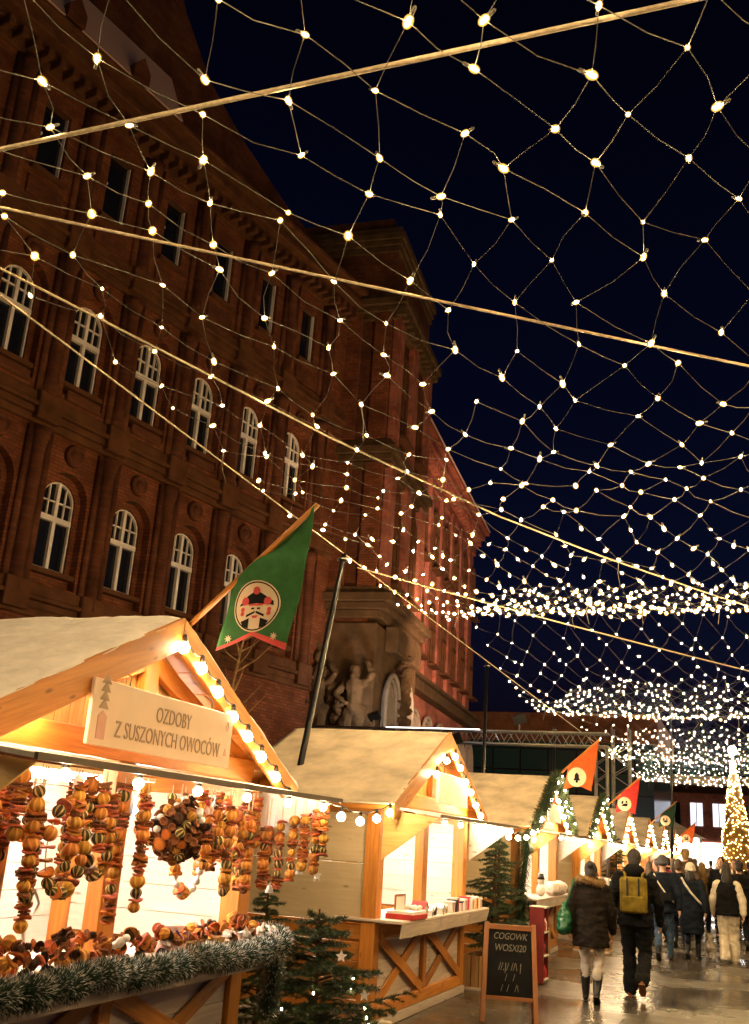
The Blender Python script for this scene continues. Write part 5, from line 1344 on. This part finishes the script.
# ornaments on the large spruce
SO='ornaments on the large spruce'
r_=empty('paper_lantern',(-2.62,7.70,.42),'square beige paper lantern hanging low on the large spruce','lantern',SO)
rbox('shade',(0,0,0),(.09,.09,.11),M['creamcloth'],r_,.012); c=MB(); c.tube([(0,0,.055),(0,0,.14)],.0025,5); c.build('cord',M['twine'],r_)
for i,(x,y,z,lb) in enumerate(((-2.85,7.32,.92,'white star ornament on the upper branches of the large spruce'),(-2.72,7.5,.66,'white star ornament on the middle branches of the large spruce'),(-2.66,7.12,.40,'white star ornament low on the left of the large spruce'))):
    r_=empty('star_ornament',(x,y,z),lb,'ornament',SO); inst('star',STAR,r_,(0,0,0),Quaternion((0,0,1),R(40)),.9); c=MB(); c.tube([(0,0,.04),(0,0,.09)],.0025,5); c.build('cord',M['twine'],r_)
LEDS=MB(); LEDS.ball((0,0,0),.006,(1,1,1.5),6,5); LEDM=LEDS.mesh('fairy_bulb',M['garlandled'],True)
r_=empty('fairy_lights',(-3.08,7.40,0),'warm fairy lights wound through the large spruce','fairy lights')
for k in range(9):
    t=rnd.random()*.7; a=rnd.uniform(-2.6,1.2); rr=.58*(1-t)**.8+.04; inst('fairy_bulb',LEDM,r_,(rr*math.cos(a),rr*math.sin(a),.12+1.0*t))
c=MB(); c.tube([( (.45*(1-t)+.03)*math.cos(t*30),(.45*(1-t)+.03)*math.sin(t*30),.15+1.0*t) for t in [k/120 for k in range(121)]],.003,4); c.build('cord',M['cord'],r_)
# dry bare branch behind the first stall
r_=empty('bare_branch',(-4.35,7.75,0),'tall bare dry branch rising behind the first stall','branch')
mb=MB(); st=[V((0,0,0)),V((.02,.05,1.2)),V((.05,.12,2.4)),V((.04,.2,3.0)),V((.08,.27,3.5))]; mb.tube(st,[.03,.026,.02,.014,.006],7); mb.build('stem',M['drybark'],r_,True)
for k in range(16):
    t=.55+.45*rnd.random(); i=min(int(t*4),3); p=st[i].lerp(st[i+1],t*4-i); a=rnd.random()*6.28; L=rnd.uniform(.15,.4)
    mb=MB(); e=p+V((math.cos(a)*L,math.sin(a)*L,L*.9)); mb.tube([p,p.lerp(e,.5)+V((0,0,-.03)),e],[.008,.005,.002],5); mb.build('twig',M['drybark'],r_)

# ------------------------------------------------------------------ poles, ropes, truss, tower, floodlights
def pole(loc, top, r0, label):
    o=V(loc); r_=empty('pole',loc,label,'pole','poles carrying the light nets')
    mb=MB(); d=V(top)-o; mb.tube([(0,0,0),d*.5,d],[r0,r0*.85,r0*.7],10); mb.build('shaft',M['blackpole'],r_,True)
    mb=MB(); mb.lathe([(r0*2.6,0),(r0*2.6,.02),(r0*1.3,.03),(r0*1.3,.14)],12); mb.build('foot',M['blackpole'],r_,fix=True)
    mb=MB(); mb.tube([d*.985+V((.07*math.cos(a),.07*math.sin(a),0)) for a in [k*.7 for k in range(10)]],.012,6); mb.build('eye_ring',M['metal'],r_)
NX0=-4.5; NZ=5.0
pole((-4.85,10.0,0),(NX0,10.75,NZ),.045,'black pole leaning behind the first and second stalls')
pole((-5.55,22.0,0),(-5.5,22.0,5.7),.05,'slim dark pole behind the third stall roof')
pole((-5.45,30.0,0),(-5.4,30.0,5.2),.05,'dark pole just left of the orange flag')
pole((-2.9,40.0,0),(-2.75,40.0,7.4),.05,'thin pole standing left of the light tree')
def rope(name,pts,r,label,m='rope'):
    mb=MB(); o=V(pts[0]); mb.tube(pts,r,7); tag(mb.build(name,M[m],None,True,off=o,loc=o),label,'rope','ropes carrying the light nets')
def sagline(a,b,s,n=24): return [V(a).lerp(V(b),k/n)-V((0,0,s*4*(k/n)*(1-k/n))) for k in range(n+1)]
rope('support_rope',sagline((-7.5,3.30,5.0),(6,3.28,5.0),.02),.012,'thickest rope crossing the street straight overhead at the top')
rope('support_rope',sagline((-6.3,1.87,5.0),(4.5,9.8,5.0),.03),.009,'second rope running diagonally across the upper photo')
rope('support_rope',[(-5.2,1.2,5.0),(-4.27,4.27,5.0),(-3.84,5.52,5.0),(-3.26,7.27,5.0),(-2.32,9.62,5.0),(-1.51,11.2,5.0),(-.5,12.95,5.0),(1.5,16.2,5.0)],.009,'third rope sweeping down from the left window row')
rope('support_rope',[V((NX0,y,NZ-.0)) for y in (-2,4,10,16,22,28,36,46)],.008,'long rope along the left edge of the light nets')
rope('support_rope',sagline((NX0,11.2,4.95),(2.5,22.5,5.0),.05),.010,'grey rope crossing below the bright belt of lights')
# truss gate behind the stalls
tr=empty('lighting_truss',(-11.6,26.0,-.44),'silver lighting truss spanning behind the stalls','truss')
mb=MB()
for y,z in ((-.15,4.72),(.15,4.72),(-.15,5.04),(.15,5.04)): mb.tube([(0,y,z),(8.3,y,z)],.028,8)
mb.build('chords',M['metal'],tr,True)
mb=MB(); k=0
while k<20:
    x=.4*k+.1
    mb.tube([(x,-.15,4.72),(x+.2,-.15,5.04),(x+.4,-.15,4.72)],.013,6); mb.tube([(x,.15,5.04),(x+.2,.15,4.72),(x+.4,.15,5.04)],.013,6); mb.tube([(x,-.15,5.04),(x+.2,.15,5.04),(x+.4,-.15,5.04)],.013,6); k+=1
mb.build('lacing',M['metal'],tr)
for x in (.3,8.1):
    mb=MB()
    for dx in (-.14,.14):
        for y in (-.14,.14): mb.tube([(x+dx,y,.44),(x+dx,y,4.72)],.025,7)
    for k in range(10):
        z=.5+.42*k; mb.tube([(x-.14,-.14,z),(x+.14,-.14,z+.21),(x-.14,-.14,z+.42)],.012,5); mb.tube([(x-.14,.14,z),(x+.14,.14,z+.21),(x-.14,.14,z+.42)],.012,5)
    mb.build('upright',M['metal'],tr,True)
mb=MB(); mb.tube([(2.4,-.20,5.06),(5.0,-.20,5.06)],.010,6); mb.build('lamp_tube',emit('truss_lamp',(1,.93,.82),2.2),tr,True)
ltw=empty('lattice_tower',(-4.17,36.0,0),'silver lattice tower rising behind the far stalls','tower')
mb=MB()
for x in (-.28,.28):
    for y in (-.28,.28): mb.tube([(x,y,0),(x,y,5.9)],.035,7)
mb.build('uprights',M['metal'],ltw,True)
mb=MB(); z=.1
while z<5.7:
    for y in (-.28,.28): mb.tube([(-.28,y,z),(.28,y,z+.35),(-.28,y,z+.7)],.018,6)
    for x in (-.28,.28): mb.tube([(x,-.28,z),(x,.28,z+.35),(x,-.28,z+.7)],.018,6)
    z+=.7
mb.build('lacing',M['metal'],ltw)
def floodlight(loc, target, label, energy, colr, size=80):
    r_=empty('floodlight',loc,label,'floodlight','floodlights aimed at the brick wing')
    d=(V(target)-V(loc)).normalized(); q=zto(d)
    mb=MB(); mb.box((-.16,-.12,-.10),(.16,.12,.0)); o=mb.build('housing',M['black'],r_); o.rotation_mode='QUATERNION'; o.rotation_quaternion=q
    mb=MB(); mb.box((-.14,-.10,.002),(.14,.10,.01)); o2=mb.build('lens',M['flood'],o)
    L=bpy.data.lights.new('floodlamp','SPOT'); L.energy=energy; L.color=colr; L.spot_size=R(size); L.spot_blend=.8; L.shadow_soft_size=.12
    lo=bpy.data.objects.new('floodlamp',L); col.objects.link(lo); lo.parent=o; lo.location=(0,0,.05); lo.rotation_euler=(R(180),0,0)
    mb=MB(); mb.tube([(0,0,-.14),(0,0,-.34)],.02,6); mb.build('bracket',M['metal'],r_)
floodlight((-5.6,26.0,4.95),(-11.7,42,11.5),'bright floodlight on the truss aimed at the red wing',4200,(1,.66,.44),62)
floodlight((-9.6,25.9,4.95),(-10.9,27.9,8),'bright white floodlight on the truss above the tan roof',22,(1,.75,.5),120)
floodlight((-6.2,22.0,4.0),(-10.6,29,13),'floodlight on the slim pole aimed at the corner pavilion',480,(1,.62,.33),75)

# ------------------------------------------------------------------ the light nets
mbb=MB(); mbb.tube([(0,0,-.015),(0,0,-.010),(0,0,.010),(0,0,.016)],[.004,.0070,.0070,.003],8,cap=True)
mbb.ball((0,0,0),.0185,(1,1,1.35),14,10,mi=1); mbb.tube([(0,0,-.052),(0,0,-.045),(0,0,-.022)],[.004,.0075,.008],7,mi=2); BULB=mbb.mesh('bulb',[M['led'],M['ledhalo'],M['netcord']],True)  # amber ball around the core is a painted halo
SUP=[-6.0,4.6,9.8,16.4,25.6,36.0,47.0]
HS=[5.2,5.2,5.15,6.1,6.0,6.0,6.0]
SAG=[.35,.24,.76,1.5,1.5,1.4]
def net_z(x,y):
    for k in range(6):
        if SUP[k]<=y<SUP[k+1] or k==5:
            t=(y-SUP[k])/(SUP[k+1]-SUP[k]); s=SAG[k]*4*t*(1-t); h=HS[k]+(HS[k+1]-HS[k])*t; break
    e=min(1,max(0,(x-NX0)/1.0)); e=e*e*(3-2*e)
    return (5.0+(h-5.0)*.5-s*.6)*(1-e)+(h-s)*e-.08*math.exp(-((x+1.5)/2.0)**2)
rn=random.Random(21)
nodes={}
for i in range(-70,105):
    for j in range(-70,105):
        x=-.35+i*-.200+j*.224; y=4.0+i*.376+j*.427
        if NX0+.05<x<5.6 and .6<y<47:
            jx=rn.gauss(0,.055); jy=rn.gauss(0,.055)
            nodes[(i,j)]=V((x+jx,y+jy,net_z(x,y)+rn.gauss(0,.035)))
names=['light net over the nearest stretch of street at the top of the photo','light net crossed by the third rope above the second stall','light net sagging in the bright belt beyond the third rope','fourth light net along the street, past the grey rope','fifth light net along the street above the far stalls','furthest light net before the light tree']
for k in range(6):
    lo_,hi_=SUP[k],SUP[k+1]
    ks=[key for key,p in nodes.items() if key[0]!='mid' and lo_<=4.0+key[0]*.376+key[1]*.427<hi_]
    if not ks: continue
    o=V((NX0,max(lo_,.6),5.0))
    root=empty('net_lights',o,names[k],'net lights','light nets stretched over the street')
    cm=MB()
    for (i,j) in ks:
        p=nodes[(i,j)]-o
        for nb in ((i+1,j),(i,j+1)):
            if nb in nodes and rn.random()>.06:
                q=nodes[nb]-o; L=(q-p).length; m=p.lerp(q,.5)+V((rn.gauss(0,.014),rn.gauss(0,.014),-.004-.016*rn.random()))
                cm.tube([p,m,q],(.0025,.0021,.0014,.0016,.0016,.0016)[k],4,cap=False)
        if rn.random()<.03: cm.tube([p,p+V((rn.gauss(0,.03),0,-.15)),p+V((rn.gauss(0,.05),0,-.3))],.004,4)
    cm.build('wire',M['netcord'],root)
    if k in (2,3):   # the belt: extra bulbs along the strands
        for (i,j) in list(ks):
            if (i,j+1) in nodes and (k==2 or rn.random()<.3):
                q_=('mid',i,j); nodes[q_]=nodes[(i,j)].lerp(nodes[(i,j+1)],.5)+V((rn.gauss(0,.02),rn.gauss(0,.02),-.02)); ks.append(q_)
    ks.sort(key=lambda q:(nodes[q]-V((0,0,1.75))).length if nodes[q].x<.3 else 999)
    rest=MB()
    for n_,key in enumerate(ks):
        p=nodes[key]-o; d=V((rn.gauss(0,.6),rn.gauss(0,.6),rn.gauss(0,.5)-.4)).normalized(); q=zto(d)
        s=(rn.uniform(.7,1.25))*(1.1,1.0,1.15,.9,.85,.8)[k]
        if n_<100: inst('bulb',BULB,root,p,q,s)
        else: rest.tube([p+d*(-.014*s),p+d*(-.009*s),p+d*(.009*s),p+d*(.014*s)],[.004*s,.0078*s,.0078*s,.004*s],6); rest.ball(p,.0235*s,(1,1,1.1),8,6,mi=1)  # same painted halo ball on the remaining bulbs
    if rest.f: tag(rest.build('bulb',[M['ledfar'],M['ledhalo']],root,True),kind='stuff')

# ------------------------------------------------------------------ far end: light tree, buildings
xt=empty('light_tree',(-1.0,66,0),'tall cone of warm lights with a star at the street\'s end','light tree')
mb=MB(); mb.lathe([(1.15,.3),(.08,7.6)],20); mb.build('cone_frame',plain('bronze_mesh_cone',(.20,.12,.04),.8),xt,True,fix=True)
mb=MB()
for k in range(900):
    t=rnd.random()**1.4; a=rnd.random()*6.283; r0=1.2*(1-t)+.10; p=V((r0*math.cos(a),r0*math.sin(a),.35+7.25*t)); mb.ball(p,.028,(1,1,1),5,4)
tag(mb.build('bulb',emit('golden_tree_led',(1.,.60,.18),9),xt,True),kind='stuff')
mb=MB(); mb.ball((0,0,8.2),.24); mb.tube([(0,0,7.6),(0,0,8.2)],.03,5); mb.build('star',M['flood'],xt,True)
def greenglass():
    m,nt,out=new_mat('green_glass_wall'); tc=node(nt,'ShaderNodeTexCoord')
    b=node(nt,'ShaderNodeTexBrick',{'Vector':tc.outputs['UV'],'Color1':(.018,.04,.035,1),'Color2':(.012,.03,.027,1),'Mortar':(.008,.010,.010,1),'Scale':1.,'Mortar Size':.05,'Brick Width':1.6,'Row Height':1.2},offset=0)
    finish(nt,out,b.outputs[0],.15); return m
gbm=greenglass()
fb=empty('glass_building',(-14,58,0),'low dark green glass building behind the truss','building')
mb=MB(); mb.add([(-16,0,0),(9,0,0),(9,0,7.6),(-16,0,7.6)],[(0,1,2,3)]); mb.add([(9,0,0),(9,12,0),(9,12,7.6),(9,0,7.6)],[(0,1,2,3)]); mb.build('wall',gbm,fb)
mb=MB(); mb.box((-16.2,-.3,7.6),(9.3,12,9.2)); mb.build('roof',M['stonedark'],fb)
rb=empty('far_building',(-6.5,84,0),'dark red building with pale windows at the street\'s far end','building')
mb=MB(); mb.box((-7,0,0),(9,6,6.6)); mb.build('wall',M['brickred'],rb)
mb=MB(); mb.prism([(-7.3,-.4,6.6),(-7.3,6.4,6.6),(-7.3,3,8.2)],(16.6,0,0)); mb.build('roof',M['stonedark'],rb,fix=True)
lit=emit('lit_window',(.85,.88,1.),.5); litw=emit('lit_shopfront',(1.,.9,.75),6)
for k in range(9):
    mb=MB(); mb.box((-6.3+1.65*k,-.05,4.2),(-5.4+1.65*k,.0,5.9)); wnd=mb.build('window',lit if k%3!=1 else M['glass'],rb); mb=MB(); mb.box((-5.88+1.65*k,-.08,4.2),(-5.82+1.65*k,-.051,5.9)); mb.build('frame',M['winframe'],wnd)
for k in range(5):
    mb=MB(); mb.box((-6.4+3*k,-.05,.5),(-4.2+3*k,.0,3.0)); mb.build('shopfront',litw,rb)
kk=empty('food_kiosk',(-4.2,56,0),'bright white lit food kiosk at the end of the stall row','kiosk')
mb=MB(); mb.box((-1.6,0,0),(1.6,2,1.0)); mb.box((-1.6,0,2.6),(1.6,2,2.8)); mb.box((-1.6,1.9,1.0),(1.6,2,2.6)); mb.build('cabin',M['whitepaint'],kk)
mb=MB(); mb.box((-1.5,-.02,2.25),(1.5,.0,2.75)); mb.build('light_panel',emit('kiosk_sign',(1,.93,.85),9),kk)
mb=MB(); mb.prism([(-1.8,-.3,2.8),(1.8,-.3,2.8),(0,-.3,3.7)],(0,2.5,0)); mb.build('roof',M['woodwhite'],kk,fix=True)

# ------------------------------------------------------------------ camera and output
cam=bpy.data.cameras.new('camera'); cam.sensor_fit='AUTO'; cam.sensor_width=36; cam.lens=34.98; cam.clip_end=600; cam.clip_start=.05
co=bpy.data.objects.new('camera',cam); col.objects.link(co)
right=V((.93842,.33978,.06266)); up=V((.04989,-.31313,.94840)); fwd=right.cross(-up)
fwd=up.cross(right); 
right.normalize(); up=(up-right*up.dot(right)).normalized(); back=right.cross(up)
co.matrix_world=Matrix(((right.x,up.x,back.x,0),(right.y,up.y,back.y,0),(right.z,up.z,back.z,1.75),(0,0,0,1)))
sc.camera=co
vs=sc.view_settings; vs.view_transform='Standard'; vs.look='None'; vs.exposure=1.6; vs.gamma=1; vs.use_curve_mapping=False
sc.render.engine='CYCLES'
cy_=sc.cycles; cy_.use_denoising=True; cy_.max_bounces=6; cy_.diffuse_bounces=3; cy_.glossy_bounces=3; cy_.transmission_bounces=2; cy_.sample_clamp_indirect=6; cy_.use_light_tree=True; cy_.adaptive_min_samples=48
cy_.caustics_reflective=False; cy_.caustics_refractive=False
